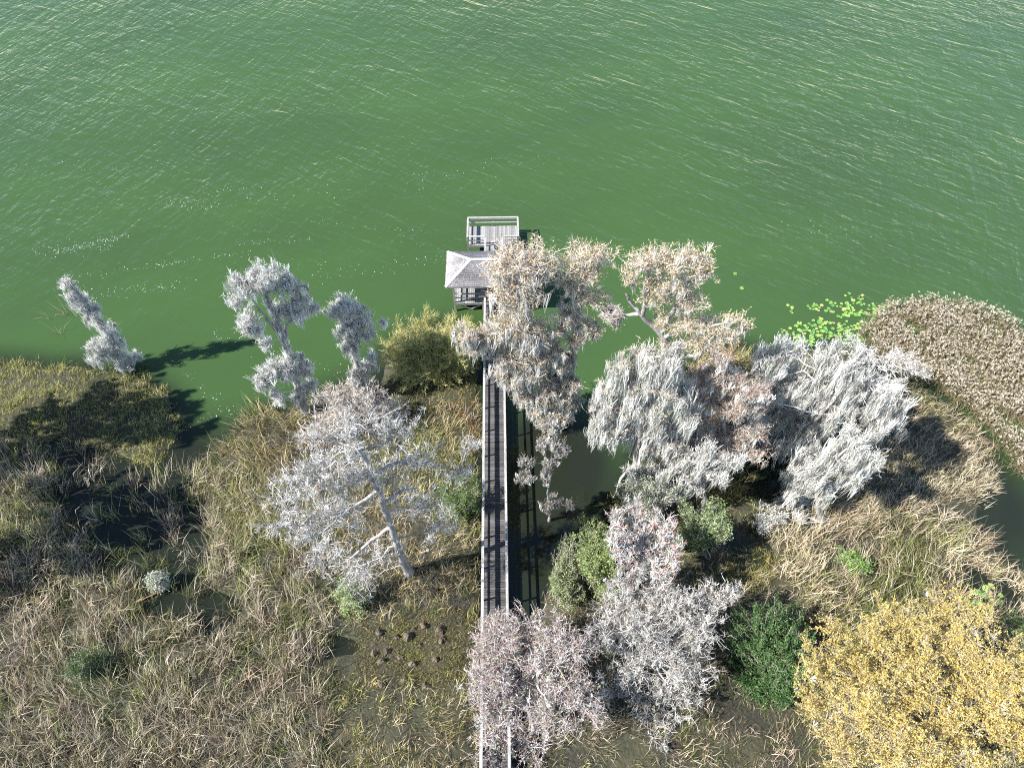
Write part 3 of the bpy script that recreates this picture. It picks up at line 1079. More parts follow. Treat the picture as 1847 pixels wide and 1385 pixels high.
# mossy cypresses standing in the shallows west of the boardwalk
tree('cypress_tree', 'leaning slim cypress wrapped in grey moss on the grassy point', (222, 668),
     [(120, 508, 11), (133, 528, 14), (142, 545, 15), (160, 560, 15), (178, 582, 16), (172, 552, 7), (196, 604, 20), (205, 622, 20), (180, 640, 20), (170, 625, 12), (215, 640, 18), (243, 640, 14), (222, 660, 14)],
     trunk=[(222, 668), (214, 640), (197, 610), (175, 578), (155, 548), (138, 528), (120, 506)], r0=0.16, moss=0.9, moss_len=(0.35, 1.1), trunk_moss=0.9, twigs=0.5, lock=1.25)
tree('cypress_tree', 'tall flat-topped cypress draped in grey moss, rising from the water with a lower tier', (550, 748),
     [(432, 518, 24), (455, 505, 26), (478, 492, 28), (505, 512, 24), (424, 540, 12), (535, 516, 17), (546, 540, 19), (556, 558, 14), (530, 560, 20), (508, 552, 16), (447, 572, 20), (434, 590, 14), (460, 590, 14), (474, 616, 12),
      (536, 642, 11), (548, 655, 10), (497, 662, 22), (480, 676, 20), (512, 672, 16), (470, 695, 11), (494, 706, 11), (500, 722, 8), (552, 668, 10), (558, 690, 12), (530, 716, 8)],
     trunk=[(550, 748), (543, 712), (533, 678), (524, 648), (512, 615), (500, 585), (490, 555), (478, 520)],
     limbs=[[(512, 615), (485, 580), (462, 552), (440, 530)], [(514, 620), (516, 590), (524, 560), (540, 540)], [(533, 678), (510, 668), (485, 672)]],
     r0=0.24, moss=1.1, moss_len=(0.35, 1.15), trunk_moss=0.9, twigs=0.75, fuzz=0.8, lock=1.25)
tree('cypress_tree', 'short round-topped cypress with grey moss standing at the bank beside the olive thicket', (656, 708),
     [(600, 562, 17), (622, 548, 21), (645, 556, 18), (652, 580, 17), (630, 580, 18), (664, 598, 13), (640, 604, 16), (622, 614, 15), (612, 596, 10), (692, 578, 5), (636, 632, 13), (672, 640, 10), (660, 662, 18), (640, 668, 14), (648, 688, 16)],
     trunk=[(656, 708), (650, 680), (642, 645), (636, 610), (628, 575), (622, 550)], r0=0.17, moss=1.0, moss_len=(0.4, 1.2), trunk_moss=0.9, twigs=0.75, fuzz=0.8, lock=1.25)

# the bare tree and thicket on the western bank
tree('dead_tree', 'pale bare tree with crooked leaning trunk and spreading grey twigs west of the boardwalk', (738, 1036),
     [(650, 770, 40), (600, 790, 42), (560, 830, 38), (525, 880, 36), (505, 930, 36), (550, 930, 40), (600, 870, 45), (610, 935, 38), (585, 1000, 32), (630, 1030, 32), (650, 1060, 20), (715, 780, 36), (770, 830, 30),
      (830, 846, 20), (700, 860, 30), (690, 1000, 22), (760, 905, 34), (790, 950, 28), (650, 850, 34), (560, 970, 28), (845, 800, 14)],
     trunk=[(738, 1036), (720, 995), (706, 950), (690, 905), (676, 868), (664, 840), (650, 812)],
     limbs=[[(670, 855), (700, 838), (740, 832), (785, 838), (835, 848)], [(682, 890), (655, 903), (622, 922), (580, 932)], [(705, 948), (672, 972), (640, 1000), (615, 1018)], [(690, 905), (720, 888), (755, 880)], [(660, 835), (640, 800), (630, 770)]],
     r0=0.22, twig=DULL, moss=0.35, moss_len=(0.15, 0.45), twigs=0.42, trunk_moss=0.15, fuzz=0.9, rs=1.5, moss_w=0.024, spread=1.25)
tree('bare_shrub', 'low tangled thicket of bare rusty-grey twigs below the short mossy cypress', (655, 770),
     [(598, 716, 26), (640, 712, 32), (680, 726, 30), (625, 745, 30), (670, 755, 30), (590, 760, 28), (712, 735, 18), (730, 760, 26), (560, 790, 24)],
     r0=0.10, twig=WARMGREY, moss=0.25, moss_len=(0.2, 0.4), twigs=0.9, cat='shrub', leaf=RUST, leaves=0.12, leaf_size=0.06)
shrub('olive_thicket', 'domed olive-yellow thicket of fine upright stems beside the boardwalk at the shore', (785, 675),
      [(715, 632, 32), (745, 612, 36), (785, 604, 38), (825, 612, 34), (735, 660, 36), (775, 650, 40), (815, 655, 36), (850, 640, 24)], [(0.42, 0.41, 0.15), (0.50, 0.48, 0.20), (0.33, 0.33, 0.11), (0.56, 0.52, 0.29)], 1100, stem=[(0.30, 0.28, 0.14), (0.38, 0.36, 0.2)], blades=True, blade_len=0.45, cat='thicket')

# the big cypresses beside the gazebo
tree('cypress_tree', 'tall golden-tipped mossy cypress overhanging the gazebo roof and the walkway', (992, 765),
     [(930, 466, 34, 0.15), (900, 485, 26, 0.15), (962, 468, 32, 0.15), (915, 515, 32, 0.15), (955, 505, 34, 0.15), (985, 480, 20, 0.15), (905, 540, 22, 0.15), (940, 545, 30, 0.15), (840, 598, 20, 0.9), (850, 625, 18, 0.9), (870, 610, 18, 0.9), (905, 585, 26, 0.9), (940, 590, 32, 0.9), (970, 600, 28, 0.9),
      (920, 630, 32, 0.9), (958, 645, 34, 1.5), (985, 640, 22, 1.5), (925, 670, 28, 1.5), (965, 690, 32, 1.5), (1000, 690, 22, 1.5), (985, 725, 26, 1.5), (945, 712, 22, 1.5), (1020, 715, 18, 1.5), (1008, 625, 16, 1.4), (1015, 655, 16, 1.5), (1000, 750, 16, 1.5), (975, 735, 20, 1.5), (1030, 740, 12, 1.5), (1012, 700, 20, 1.6), (1032, 722, 18, 1.6), (1005, 742, 20, 1.6), (1036, 690, 14, 1.5), (985, 760, 16, 1.5)],
     trunk=[(992, 765), (990, 720), (975, 660), (960, 600), (950, 550), (938, 500), (930, 470)], limbs=[[(965, 620), (920, 600), (870, 605), (838, 610)], [(945, 540), (910, 515), (895, 490)]],
     r0=0.32, twig=WARMGREY, moss=1.0, moss_len=(0.4, 1.8), twigs=0.85, rs=1.42, leaf=GOLD, leaves=0.95, leaf_size=0.085)
tree('cypress_tree', 'golden-tipped cypress with a dark mossy trunk between the gazebo tree and the nest tree', (1016, 752),
     [(1050, 458, 26, 0.15), (1085, 462, 22, 0.15), (1025, 480, 26, 0.15), (1062, 492, 26, 0.15), (1020, 515, 22, 0.15), (1050, 530, 24, 0.15), (1080, 540, 18, 0.15), (1030, 568, 24, 1.4), (1058, 585, 18, 1.4), (1040, 610, 18, 1.4), (1015, 590, 14, 1.4), (1078, 598, 10, 1.4), (1030, 640, 12, 1.4)],
     trunk=[(1016, 752), (1024, 705), (1031, 660), (1036, 610), (1044, 560), (1052, 510), (1056, 470)], r0=0.24, twig=WARMGREY, moss=0.6, moss_len=(0.4, 1.2), trunk_moss=0.8, twigs=0.8, rs=1.4, leaf=GOLD, leaves=1.0, leaf_size=0.085)
tree('cypress_tree', 'broad golden-tipped cypress with white forked limbs, holding the nest', (1222, 800),
     [(1150, 480, 24), (1180, 468, 26), (1212, 478, 28), (1250, 468, 28), (1272, 485, 22), (1235, 508, 26), (1195, 512, 28), (1132, 502, 16), (1170, 535, 20), (1222, 545, 26), (1260, 540, 20), (1205, 580, 22), (1245, 585, 26), (1285, 590, 24),
      (1330, 578, 18), (1310, 610, 18), (1262, 620, 24), (1215, 625, 20), (1110, 580, 10), (1340, 600, 12)],
     trunk=[(1222, 800), (1236, 745), (1238, 700), (1225, 655), (1202, 618), (1178, 588), (1158, 568), (1140, 548), (1128, 530)],
     limbs=[[(1160, 570), (1163, 540), (1170, 505), (1180, 475)], [(1190, 603), (1215, 560), (1235, 525), (1252, 490)], [(1195, 610), (1240, 588), (1285, 588), (1330, 580)], [(1158, 568), (1135, 568), (1106, 566)], [(1225, 640), (1262, 642), (1280, 618), (1290, 598)]],
     r0=0.30, twig=WARMGREY, moss=0.15, moss_len=(0.3, 0.8), twigs=0.8, rs=1.4, leaf=GOLD, leaves=1.0, leaf_size=0.085)
tree('cypress_tree', 'cypress buried in long pale moss curtains beside the dark channel, on stilted roots', (1150, 862),
     [(1165, 648, 30), (1200, 655, 28), (1130, 690, 30), (1180, 690, 34), (1105, 722, 28), (1145, 730, 34), (1195, 735, 32), (1085, 755, 20), (1115, 765, 26), (1160, 775, 28), (1205, 770, 24), (1225, 700, 22), (1240, 745, 22), (1222, 795, 20), (1180, 805, 18), (1070, 775, 12), (1120, 662, 20), (1215, 640, 20), (1095, 700, 18)],
     trunk=[(1150, 862), (1148, 820), (1155, 780), (1168, 735), (1175, 690), (1172, 655)], limbs=[[(1150, 835), (1120, 862), (1105, 900)], [(1150, 835), (1145, 880), (1160, 915)]],
     r0=0.28, twig=WARMGREY, moss=1.0, moss_len=(0.8, 2.6), twigs=0.35, rs=1.4, lock=1.4, leaf=GOLD, leaves=0.3, leaf_size=0.08, moss_w=0.03)
tree('bare_tree', 'rusty brown bare-twigged tree between two heavily moss-hung cypresses', (1300, 870),
     [(1270, 680, 28), (1305, 676, 30), (1340, 695, 28), (1255, 712, 26), (1292, 720, 30), (1330, 735, 28), (1360, 735, 20), (1265, 755, 28), (1240, 780, 24), (1290, 775, 22), (1340, 790, 24), (1370, 780, 16), (1375, 705, 18), (1232, 740, 20), (1320, 815, 20), (1372, 818, 16), (1300, 645, 18)],
     r0=0.2, twig=[(0.46, 0.40, 0.36), (0.38, 0.29, 0.24), (0.52, 0.47, 0.44), (0.36, 0.24, 0.18)], moss=0.45, moss_len=(0.4, 1.2), twigs=0.75, rs=1.4, leaf=RUST, leaves=0.7, leaf_size=0.075)
tree('mossy_tree', 'small leaning tree with swept white moss above the golden grass tussock', (1262, 930),
     [(1200, 842, 22), (1230, 835, 24), (1262, 830, 22), (1290, 845, 16), (1215, 868, 20), (1250, 862, 20), (1180, 858, 14), (1280, 815, 18), (1150, 850, 18), (1310, 850, 16), (1205, 888, 14), (1330, 830, 14)],
     trunk=[(1262, 930), (1272, 898), (1266, 868), (1245, 845)], r0=0.16, moss=1.0, moss_len=(0.7, 2.0), lock=1.4, twigs=0.3, moss_w=0.03, rs=1.5)
tree('mossy_tree', 'wide grey tree smothered in long moss facing the brown reed bed', (1470, 860),
     [(1385, 640, 26), (1420, 632, 26), (1385, 690, 28), (1430, 675, 32), (1475, 650, 28), (1520, 645, 28), (1405, 735, 32), (1455, 718, 34), (1500, 700, 32), (1545, 690, 30), (1585, 700, 26), (1620, 720, 22), (1425, 780, 34), (1475, 768, 34),
      (1525, 745, 32), (1570, 745, 30), (1612, 755, 22), (1445, 820, 28), (1390, 800, 26), (1560, 660, 22), (1362, 700, 20), (1372, 760, 22), (1358, 790, 16)],
     r0=0.32, moss=0.85, moss_len=(0.7, 2.4), twigs=0.3, rs=1.4, lock=1.4, moss_pal=MOSSD, moss_w=0.026, leaf=RUST, leaves=0.06, leaf_size=0.07)
tree('mossy_tree', 'low grey tree with wind-combed moss trailing over the dark pool', (1490, 950),
     [(1545, 795, 26), (1510, 815, 28), (1570, 822, 22), (1475, 838, 30), (1535, 850, 24), (1440, 862, 28), (1490, 880, 22), (1415, 890, 26), (1390, 925, 22), (1430, 920, 22), (1375, 945, 14)],
     r0=0.2, moss=0.9, moss_len=(0.7, 2.2), twigs=0.28, rs=1.4, lock=1.4, moss_w=0.03)
tree('bare_shrub', 'spidery bare white shrub beside the brown reed bed', (1612, 722), [(1590, 655, 24), (1625, 648, 22), (1650, 672, 22), (1610, 690, 22), (1560, 640, 22), (1530, 618, 18)],
     r0=0.09, moss=0.0, twigs=0.7, cat='shrub')
tree('sapling', 'thin dark sapling with ragged clumps of dead grey leaves beside the boardwalk channel', (992, 940),
     [(1002, 775, 20), (985, 800, 16), (1010, 810, 14), (990, 835, 14), (950, 830, 12), (945, 862, 14), (985, 862, 12), (1000, 905, 14), (985, 915, 12), (1030, 908, 6)],
     r0=0.09, twig=[(0.2, 0.18, 0.16), (0.3, 0.28, 0.25)], moss=1.1, moss_len=(0.25, 0.8), twigs=0.3, moss_pal=[(0.48, 0.46, 0.42), (0.36, 0.35, 0.31), (0.56, 0.54, 0.5)], moss_w=0.07)

# lower right: shrubs and small trees round the channel
tree('red_maple', 'small tree with crimson leaves and white moss over the green bushes', (1185, 1105),
     [(1140, 915, 20), (1110, 940, 20), (1150, 950, 26), (1195, 940, 22), (1125, 985, 26), (1165, 985, 28), (1205, 980, 20), (1140, 1025, 26), (1185, 1025, 26), (1215, 1010, 16), (1130, 1055, 18), (1175, 1060, 20)],
     r0=0.14, moss=1.3, moss_len=(0.3, 1.0), twigs=0.6, leaf=RED, leaves=0.55, leaf_size=0.11, zcap=7)
shrub('grey_green_bush', 'feathery grey-green bush behind the crimson-leaved tree', (1160, 940), [(1160, 880, 32), (1130, 895, 24), (1192, 890, 26), (1150, 915, 26)], [(0.30, 0.34, 0.24), (0.40, 0.42, 0.33), (0.22, 0.27, 0.16), (0.48, 0.49, 0.42)], 800, 0.09)
shrub('cypress_bush', 'fresh green feathery cypress bush beside the crimson-leaved tree', (1275, 1000), [(1285, 925, 26), (1258, 945, 26), (1300, 950, 18), (1235, 918, 16), (1240, 975, 26), (1275, 965, 24)],
      [(0.16, 0.25, 0.08), (0.23, 0.33, 0.12), (0.11, 0.18, 0.05), (0.32, 0.40, 0.22)], 900, 0.09)
shrub('green_bush', 'bright green bush between the crimson-leaved tree and the channel', (1080, 1070), [(1070, 955, 24), (1062, 985, 28), (1090, 990, 22), (1080, 1020, 28), (1095, 1050, 24), (1060, 1015, 22)], [(0.18, 0.27, 0.06), (0.12, 0.20, 0.04), (0.25, 0.33, 0.09), (0.34, 0.38, 0.2)], 1000, 0.09)
shrub('green_bush', 'narrow dull green bush at the edge of the dark channel', (1012, 1085), [(1026, 972, 15), (1020, 1000, 18), (1015, 1030, 22), (1008, 1055, 22), (1030, 1070, 24)], [(0.14, 0.20, 0.06), (0.20, 0.25, 0.09), (0.33, 0.34, 0.24), (0.17, 0.27, 0.05)], 850, 0.08)
tree('bare_shrub', 'big silvery pink-twigged shrub swallowing the near end of the boardwalk', (965, 1330),
     [(958, 1125, 30), (905, 1150, 32), (1005, 1140, 32), (940, 1165, 36), (985, 1180, 36), (880, 1190, 30), (1035, 1175, 30), (920, 1215, 38), (980, 1235, 38), (1035, 1230, 34), (870, 1240, 30), (930, 1275, 38), (1000, 1290, 38), (960, 1340, 36), (890, 1300, 30), (1060, 1280, 28), (888, 1150, 30), (880, 1225, 30), (868, 1165, 24), (900, 1255, 30), (885, 1340, 30), (880, 1390, 30), (900, 1180, 28), (895, 1130, 22)],
     r0=0.12, twig=[(0.44, 0.41, 0.40), (0.52, 0.49, 0.48), (0.40, 0.30, 0.28), (0.46, 0.44, 0.42), (0.30, 0.23, 0.21)], moss=0.6, moss_len=(0.15, 0.4), twigs=0.85, rs=1.35, spread=1.1, cat='shrub', leaf=[(0.42, 0.22, 0.2), (0.5, 0.36, 0.33), (0.3, 0.34, 0.14)], leaves=0.3, leaf_size=0.10, zcap=5)
tree('mossy_shrub', 'wide white-mossed shrub of curling bare twigs under the crimson-leaved tree', (1190, 1260),
     [(1110, 1095, 28), (1150, 1085, 30), (1200, 1085, 30), (1245, 1090, 28), (1290, 1075, 26), (1325, 1062, 16), (1120, 1140, 32), (1170, 1135, 34), (1225, 1140, 34), (1275, 1130, 28), (1130, 1190, 34), (1190, 1190, 36), (1250, 1190, 34), (1100, 1240, 30),
      (1160, 1250, 34), (1220, 1255, 34), (1075, 1150, 20), (1115, 1055, 18), (1190, 1310, 30)],
     r0=0.12, twig=DULL, moss=0.7, moss_len=(0.2, 0.7), twigs=0.6, rs=1.45, spread=1.2, cat='shrub', zcap=5)
shrub('green_bush', 'large dark green glossy-leaved bush beside the golden tree', (1390, 1230), [(1385, 1105, 28), (1350, 1125, 28), (1425, 1115, 26), (1390, 1145, 34), (1440, 1150, 26), (1340, 1170, 30), (1385, 1195, 36), (1430, 1200, 30), (1350, 1220, 30), (1400, 1250, 34), (1330, 1140, 20)],
      [(0.045, 0.10, 0.025), (0.06, 0.13, 0.035), (0.085, 0.17, 0.05), (0.035, 0.075, 0.02)], 1300, 0.10)
GB = []
for yy, x0 in ((1105, 1600), (1140, 1500), (1180, 1470), (1225, 1465), (1270, 1470), (1320, 1490), (1370, 1520)):
    x = x0
    while x < 1900:
        GB.append((x + rng.normal() * 8, yy + rng.normal() * 8 + (8 if x > 1790 and yy < 1160 else 0), 30))
        x += 52
GB = [q for q in GB if not (q[0] > 1760 and q[1] < 1165)]
tree('golden_cypress', 'broad golden-yellow cypress crown seen from above beside the dark green bush', (1690, 1265), GB, r0=0.2, twig=[(0.40, 0.31, 0.16), (0.46, 0.39, 0.27), (0.30, 0.22, 0.12)], moss=0.03, moss_len=(0.2, 0.4), twigs=0.6, leaf=YELLOW, leaves=4.8, leaf_size=0.07, flat=0.7, zcap=8, limb_r=0.3, low=True, zfix=True)
shrub('small_bush', 'small pale silver-green bush alone among the reeds west of the bare tree', (288, 1060), [(285, 1045, 16), (278, 1038, 10), (295, 1050, 10)], [(0.42, 0.44, 0.36), (0.52, 0.53, 0.47), (0.3, 0.34, 0.22)], 2600, 0.08)
shrub('green_bush', 'dark green low bush between the bare tree and the boardwalk', (835, 925), [(815, 885, 26), (845, 880, 24), (825, 910, 26), (850, 905, 20)], GREENS[:3], 900, 0.08)
shrub('green_bush', 'dark green bush amid straw reeds near the western pools', (165, 1225), [(160, 1190, 30), (195, 1195, 24), (135, 1200, 20), (170, 1225, 26)], [(0.05, 0.10, 0.025), (0.08, 0.14, 0.03)], 1100, 0.07)
shrub('fern_clump', 'light green ferny clump under the bare tree\'s lowest limb', (635, 1095), [(625, 1070, 24), (650, 1065, 20), (640, 1090, 22)], [(0.24, 0.34, 0.09), (0.18, 0.28, 0.06), (0.36, 0.42, 0.22)], 800, 0.08)
shrub('leafy_plant', 'vivid green broad-leaved plant in the straw grass north of the golden tree', (1545, 1030), [(1520, 1000, 16), (1545, 1012, 20), (1560, 1018, 14), (1535, 1030, 12)], [(0.12, 0.26, 0.035), (0.17, 0.32, 0.045), (0.09, 0.20, 0.03)], 300, 0.15)
shrub('green_bush', 'dark green bush between the lily pool and the golden tree', (1840, 1160), [(1835, 1125, 24), (1850, 1150, 26), (1815, 1150, 18)], [(0.09, 0.15, 0.03), (0.13, 0.20, 0.05)], 900, 0.08, group=None)

# trees further along the western bank: they stand outside the picture and shade it


def to_px(p):
    d = p - C0
    c = d @ FW
    return 923.5 + 1231 * (d @ RT) / c, 692.5 - 1231 * (d @ UP) / c, c / 1231


def bank_tree(label, bx, by, zmin, zmax, shade, r):
    """a tree whose crown shades the given ground spots"""
    bl = []
    for px, py in shade:
        gp = ground_at(px, py)
        z = min(max((gp[0] - bx) / 0.968, zmin), zmax)
        c = gp + np.array([-0.968, -0.25, 1.0]) * z
        q = to_px(c)
        bl.append((c, r * (0.85 + 0.3 * rng.random())))
    q = to_px(np.array([bx, by, 0.0]))
    tree('cypress_tree', label, q[:2], bl, r0=0.4, moss=0.55, moss_len=(0.6, 1.5), moss_w=0.10, twigs=0.12, fuzz=0.4, rs=1.0)


bank_tree('tall mossy cypress along the western bank, lakeward of its neighbour', -37.0, 22.3, 4, 17,
          [(20, 790), (60, 765), (110, 752), (165, 738), (220, 725), (275, 722), (320, 745), (50, 830), (110, 815), (170, 795), (230, 775), (290, 775), (330, 780), (20, 850), (90, 850), (140, 775), (250, 750)], 2.0)
bank_tree('mossy cypress along the western bank, landward of its neighbour', -30.5, 14.2, 6.5, 14,
          [(60, 985), (20, 1000), (120, 870), (150, 920), (180, 960), (230, 930), (290, 905), (335, 890), (120, 1000), (180, 1020), (240, 985), (300, 950), (350, 925), (60, 1060), (150, 870), (210, 890)], 1.6)


# ------------------------------------------------------------------ nest in the fork of the golden-tipped cypress
def nest():
    basis = ground_at(1222, 800)
    c, t = over(basis, 1104, 566)
    root = empty('bird_nest', c, 'untidy pale stick nest on a white limb of the forked cypress', 'nest')
    g = Geo()
    n = 420
    a = rng.random(n) * 2 * math.pi
    r = 0.34 + 0.10 * rng.normal(size=n)
    z = rng.random(n) * 0.28 - 0.16
    P = c + np.stack([np.cos(a) * r, np.sin(a) * r, z], -1)
    d = unit(np.stack([-np.sin(a), np.cos(a), rng.normal(size=n) * 0.25], -1) + rng.normal(size=(n, 3)) * 0.35)
    L = 0.2 + 0.3 * rng.random((n, 1))
    tubes(g, bent(P - d * L, P + d * L, 4, 0.05), 0.011 * np.ones((n, 4)), tone(n, [(0.55, 0.53, 0.5), (0.42, 0.38, 0.34), (0.3, 0.26, 0.22)]), 3)
    n = 160
    P = c + np.stack([rng.normal(size=n) * 0.16, rng.normal(size=n) * 0.16, -0.14 + 0.03 * rng.random(n)], -1)
    d = rand_dirs(n) * np.array([1, 1, 0.15])
    tubes(g, bent(P - d * 0.2, P + d * 0.2, 4, 0.06), 0.012 * np.ones((n, 4)), tone(n, [(0.3, 0.26, 0.2), (0.4, 0.37, 0.33)]), 3)
    g.build('sticks', M_TWIG, root, c)


nest()


# ------------------------------------------------------------------ grasses and reeds (nobody could count them)
def scatter(poly, n, keep=None):
    P = np.array(poly)
    lo, hi = P.min(0), P.max(0)
    area = float(np.prod(hi - lo))
    X = rng.random((int(n * area) + 4, 2)) * (hi - lo) + lo
    X = X[inpoly(X[:, 0], X[:, 1], poly)]
    X = X[(X[:, 0] < DX0 - 0.05) | (X[:, 0] > DX1 + 0.05)]
    if keep is not None:
        X = X[keep(X[:, 0], X[:, 1])]
    return X


def grass(label, poly_px, density, per, length, palette, lean=0.6, az=40, az_spread=45, width=0.03, spread=0.16, keep=None, kink=0.12, pools=0.25, name='marsh_grass', clump_tone=0.22):
    poly = wpoly(poly_px)
    X = scatter(poly, density * 1.22, keep)
    hz = height(X[:, 0], X[:, 1])
    ok = (hz > -0.12) | (rng.random(len(X)) < pools)
    X, hz = X[ok], hz[ok]
    n = len(X)
    pal = np.array(palette)
    patch = 0.5 + 0.22 * np.sin(X[:, 0] * 0.43 + 2.0 * np.sin(X[:, 1] * 0.31)) + 0.22 * np.sin(X[:, 1] * 0.57 + 1.7 * np.sin(X[:, 0] * 0.37 + 1)) + 0.2 * rng.normal(size=n)
    tt = pal[np.clip((patch * len(pal)).astype(int), 0, len(pal) - 1)] * (1 + clump_tone * rng.normal(size=(n, 1))).clip(0.5, 1.6)
    # neighbouring tufts lean alike
    fld = np.sin(X[:, 0] * 0.55 + 1.3) + np.sin(X[:, 1] * 0.7 + X[:, 0] * 0.2)
    ta = np.radians(az + az_spread * (0.6 * fld + 0.7 * rng.normal(size=n)))
    i = np.repeat(np.arange(n), rng.integers(int(per * 0.8), int(per * 2.2) + 1, n))
    m = len(i)
    a = ta[i] + rng.normal(size=m) * 0.6
    ln = np.clip(lean + 0.28 * rng.normal(size=m), 0.05, 1.6)
    fall = rng.random(m) < 0.22            # broken stalks lying any way
    ln[fall] = 1.25 + 0.3 * rng.random(int(fall.sum()))
    a[fall] = rng.random(int(fall.sum())) * 2 * math.pi
    L = length * (0.3 + 0.85 * rng.random(m) ** 1.4)
    B = np.stack([X[i, 0] + rng.normal(size=m) * spread, X[i, 1] + rng.normal(size=m) * spread, np.maximum(hz[i], -0.1) - 0.03], -1)
    d0 = unit(np.stack([np.cos(a) * ln * 0.55, np.sin(a) * ln * 0.55, np.ones(m)], -1))
    a2 = a + rng.normal(size=m) * kink * 4
    d1 = unit(np.stack([np.cos(a2) * ln * 1.5, np.sin(a2) * ln * 1.5, 0.75 - 0.75 * ln + 0.1 * rng.normal(size=m)], -1))
    pale = (rng.random(m) < 0.10) & (length > 0.6) & (rng.random(m) < 0.65)
    L[pale] = length * (0.7 + 0.6 * rng.random(int(pale.sum())))
    stiff = rng.random(m) < 0.55
    d1[stiff] = unit(d0[stiff] * 0.9 + d1[stiff] * 0.3)
    P = np.empty((m, 3, 3))
    P[:, 0] = B
    P[:, 1] = B + d0 * (L * 0.5)[:, None]
    P[:, 2] = P[:, 1] + unit(d0 * 0.3 + d1) * (L * 0.5)[:, None]
    P[:, :, 2] = np.maximum(P[:, :, 2], B[:, 2:3] + np.array([[0, 0.04, 0.05]]))
    Wd = width * 0.6 * (0.6 + 0.8 * rng.random((m, 1))) * np.array([[0.85, 1.0, 0.12]])
    g = Geo()
    C = tt[i] * (1 + 0.18 * rng.normal(size=(m, 1))).clip(0.5, 1.6)
    C[pale] = tone(int(pale.sum()), [(0.62, 0.56, 0.45), (0.55, 0.48, 0.36), (0.60, 0.50, 0.40)], 0.1)
    old = (rng.random(m) < 0.36) & ~pale
    C[old] = tone(int(old.sum()), [(0.075, 0.058, 0.035), (0.06, 0.07, 0.022), (0.10, 0.085, 0.045), (0.045, 0.04, 0.025)], 0.25)
    P[old] = B[old][:, None, :] + (P[old] - B[old][:, None, :]) * 0.75
    ribbons(g, P, Wd, C)
    return tag(g.build(name, M_GRASS), label, 'grass', kind='stuff')


STRAW = [(0.504, 0.432, 0.264), (0.600, 0.528, 0.360), (0.408, 0.336, 0.216), (0.552, 0.456, 0.312), (0.360, 0.264, 0.180), (0.288, 0.300, 0.108)]
DRAB = [(0.432, 0.360, 0.252), (0.528, 0.456, 0.348), (0.264, 0.264, 0.096), (0.336, 0.264, 0.180), (0.204, 0.228, 0.072), (0.480, 0.360, 0.264)]
MEAD = [(0.360, 0.360, 0.108), (0.456, 0.432, 0.168), (0.264, 0.288, 0.072), (0.504, 0.432, 0.192)]
BULL = [(0.336, 0.348, 0.108), (0.432, 0.396, 0.156), (0.240, 0.276, 0.072), (0.528, 0.444, 0.228), (0.384, 0.300, 0.144)]

grass('short yellow-green grass on the western point round the leaning cypress', [(-110, 640), (60, 652), (200, 664), (292, 682), (305, 720), (345, 768), (270, 850), (100, 800), (-110, 850)], 9, 14, 0.55, MEAD, 0.8, 20, 50, 0.024, 0.2)
grass('fallen straw reeds and dead stalks across the western marsh', [(-110, 830), (100, 800), (280, 850), (390, 842), (480, 900), (560, 1000), (600, 1130), (590, 1425), (-110, 1425)], 5.0, 15, 1.55, [(0.25, 0.28, 0.09), (0.36, 0.33, 0.16), (0.47, 0.41, 0.30), (0.32, 0.25, 0.17), (0.50, 0.44, 0.33), (0.38, 0.29, 0.21), (0.28, 0.28, 0.11), (0.19, 0.23, 0.065)], 0.75, 60, 60, 0.032, 0.2, pools=0.2)
grass('long green-gold bulrushes leaning over the inlet edge by the tall cypress', [(375, 845), (425, 780), (455, 735), (560, 730), (580, 780), (520, 880), (500, 980), (430, 950)], 4.5, 17, 1.5, BULL, 0.85, 200, 55, 0.032, 0.25, pools=0.6)
grass('tangled olive and straw grass under the bare tree', [(480, 960), (520, 860), (600, 760), (720, 740), (868, 720), (872, 1160), (820, 1100), (600, 1140), (560, 1020)], 4.6, 13, 0.9, BULL + [(0.40, 0.32, 0.2)], 0.8, 70, 70, 0.028, 0.2)
GREENT = [(0.20, 0.27, 0.05), (0.27, 0.33, 0.08), (0.15, 0.20, 0.04), (0.34, 0.36, 0.12)]
grass('scattered green tussocks rising from the straw of the western marsh', [(-60, 850), (100, 820), (330, 880), (420, 860), (560, 800), (640, 1000), (640, 1425), (-60, 1425)], 0.16, 70, 0.85, GREENT, 0.55, 90, 120, 0.03, 0.3, pools=0.1)
grass('scattered green tussocks rising from the straw beside the golden tree', [(1400, 980), (1500, 930), (1760, 960), (1860, 1060), (1700, 1110), (1460, 1090)], 0.2, 60, 0.8, GREENT, 0.55, 90, 120, 0.03, 0.3, pools=0.1)
grass('short yellow-green turf with rusty patches beside the boardwalk', [(690, 690), (868, 640), (868, 860), (760, 860), (730, 780), (690, 740)], 12, 11, 0.32, [(0.30, 0.31, 0.08), (0.38, 0.37, 0.12), (0.24, 0.26, 0.06), (0.34, 0.25, 0.10)], 0.9, 90, 80, 0.024, 0.18)
grass('rust-orange dead fern patch beside the boardwalk', [(835, 745), (858, 765), (850, 775), (830, 760), (800, 735), (830, 728)], 16, 9, 0.3, [(0.48, 0.15, 0.05), (0.42, 0.18, 0.08)], 1.0, 90, 90, 0.03, 0.15)
grass('mossy short brown-green sward with stumps beside the boardwalk', [(640, 1130), (820, 1090), (872, 1120), (872, 1240), (640, 1240)], 26, 11, 0.32, [(0.20, 0.19, 0.06), (0.26, 0.20, 0.10), (0.15, 0.16, 0.045), (0.30, 0.25, 0.13)], 0.9, 90, 90, 0.024, 0.2, pools=0.0)
grass('tangled olive grass along the landward end of the boardwalk', [(590, 1225), (872, 1225), (872, 1425), (580, 1425)], 4.6, 13, 0.8, BULL + [(0.40, 0.32, 0.2)], 0.8, 70, 70, 0.028, 0.2)
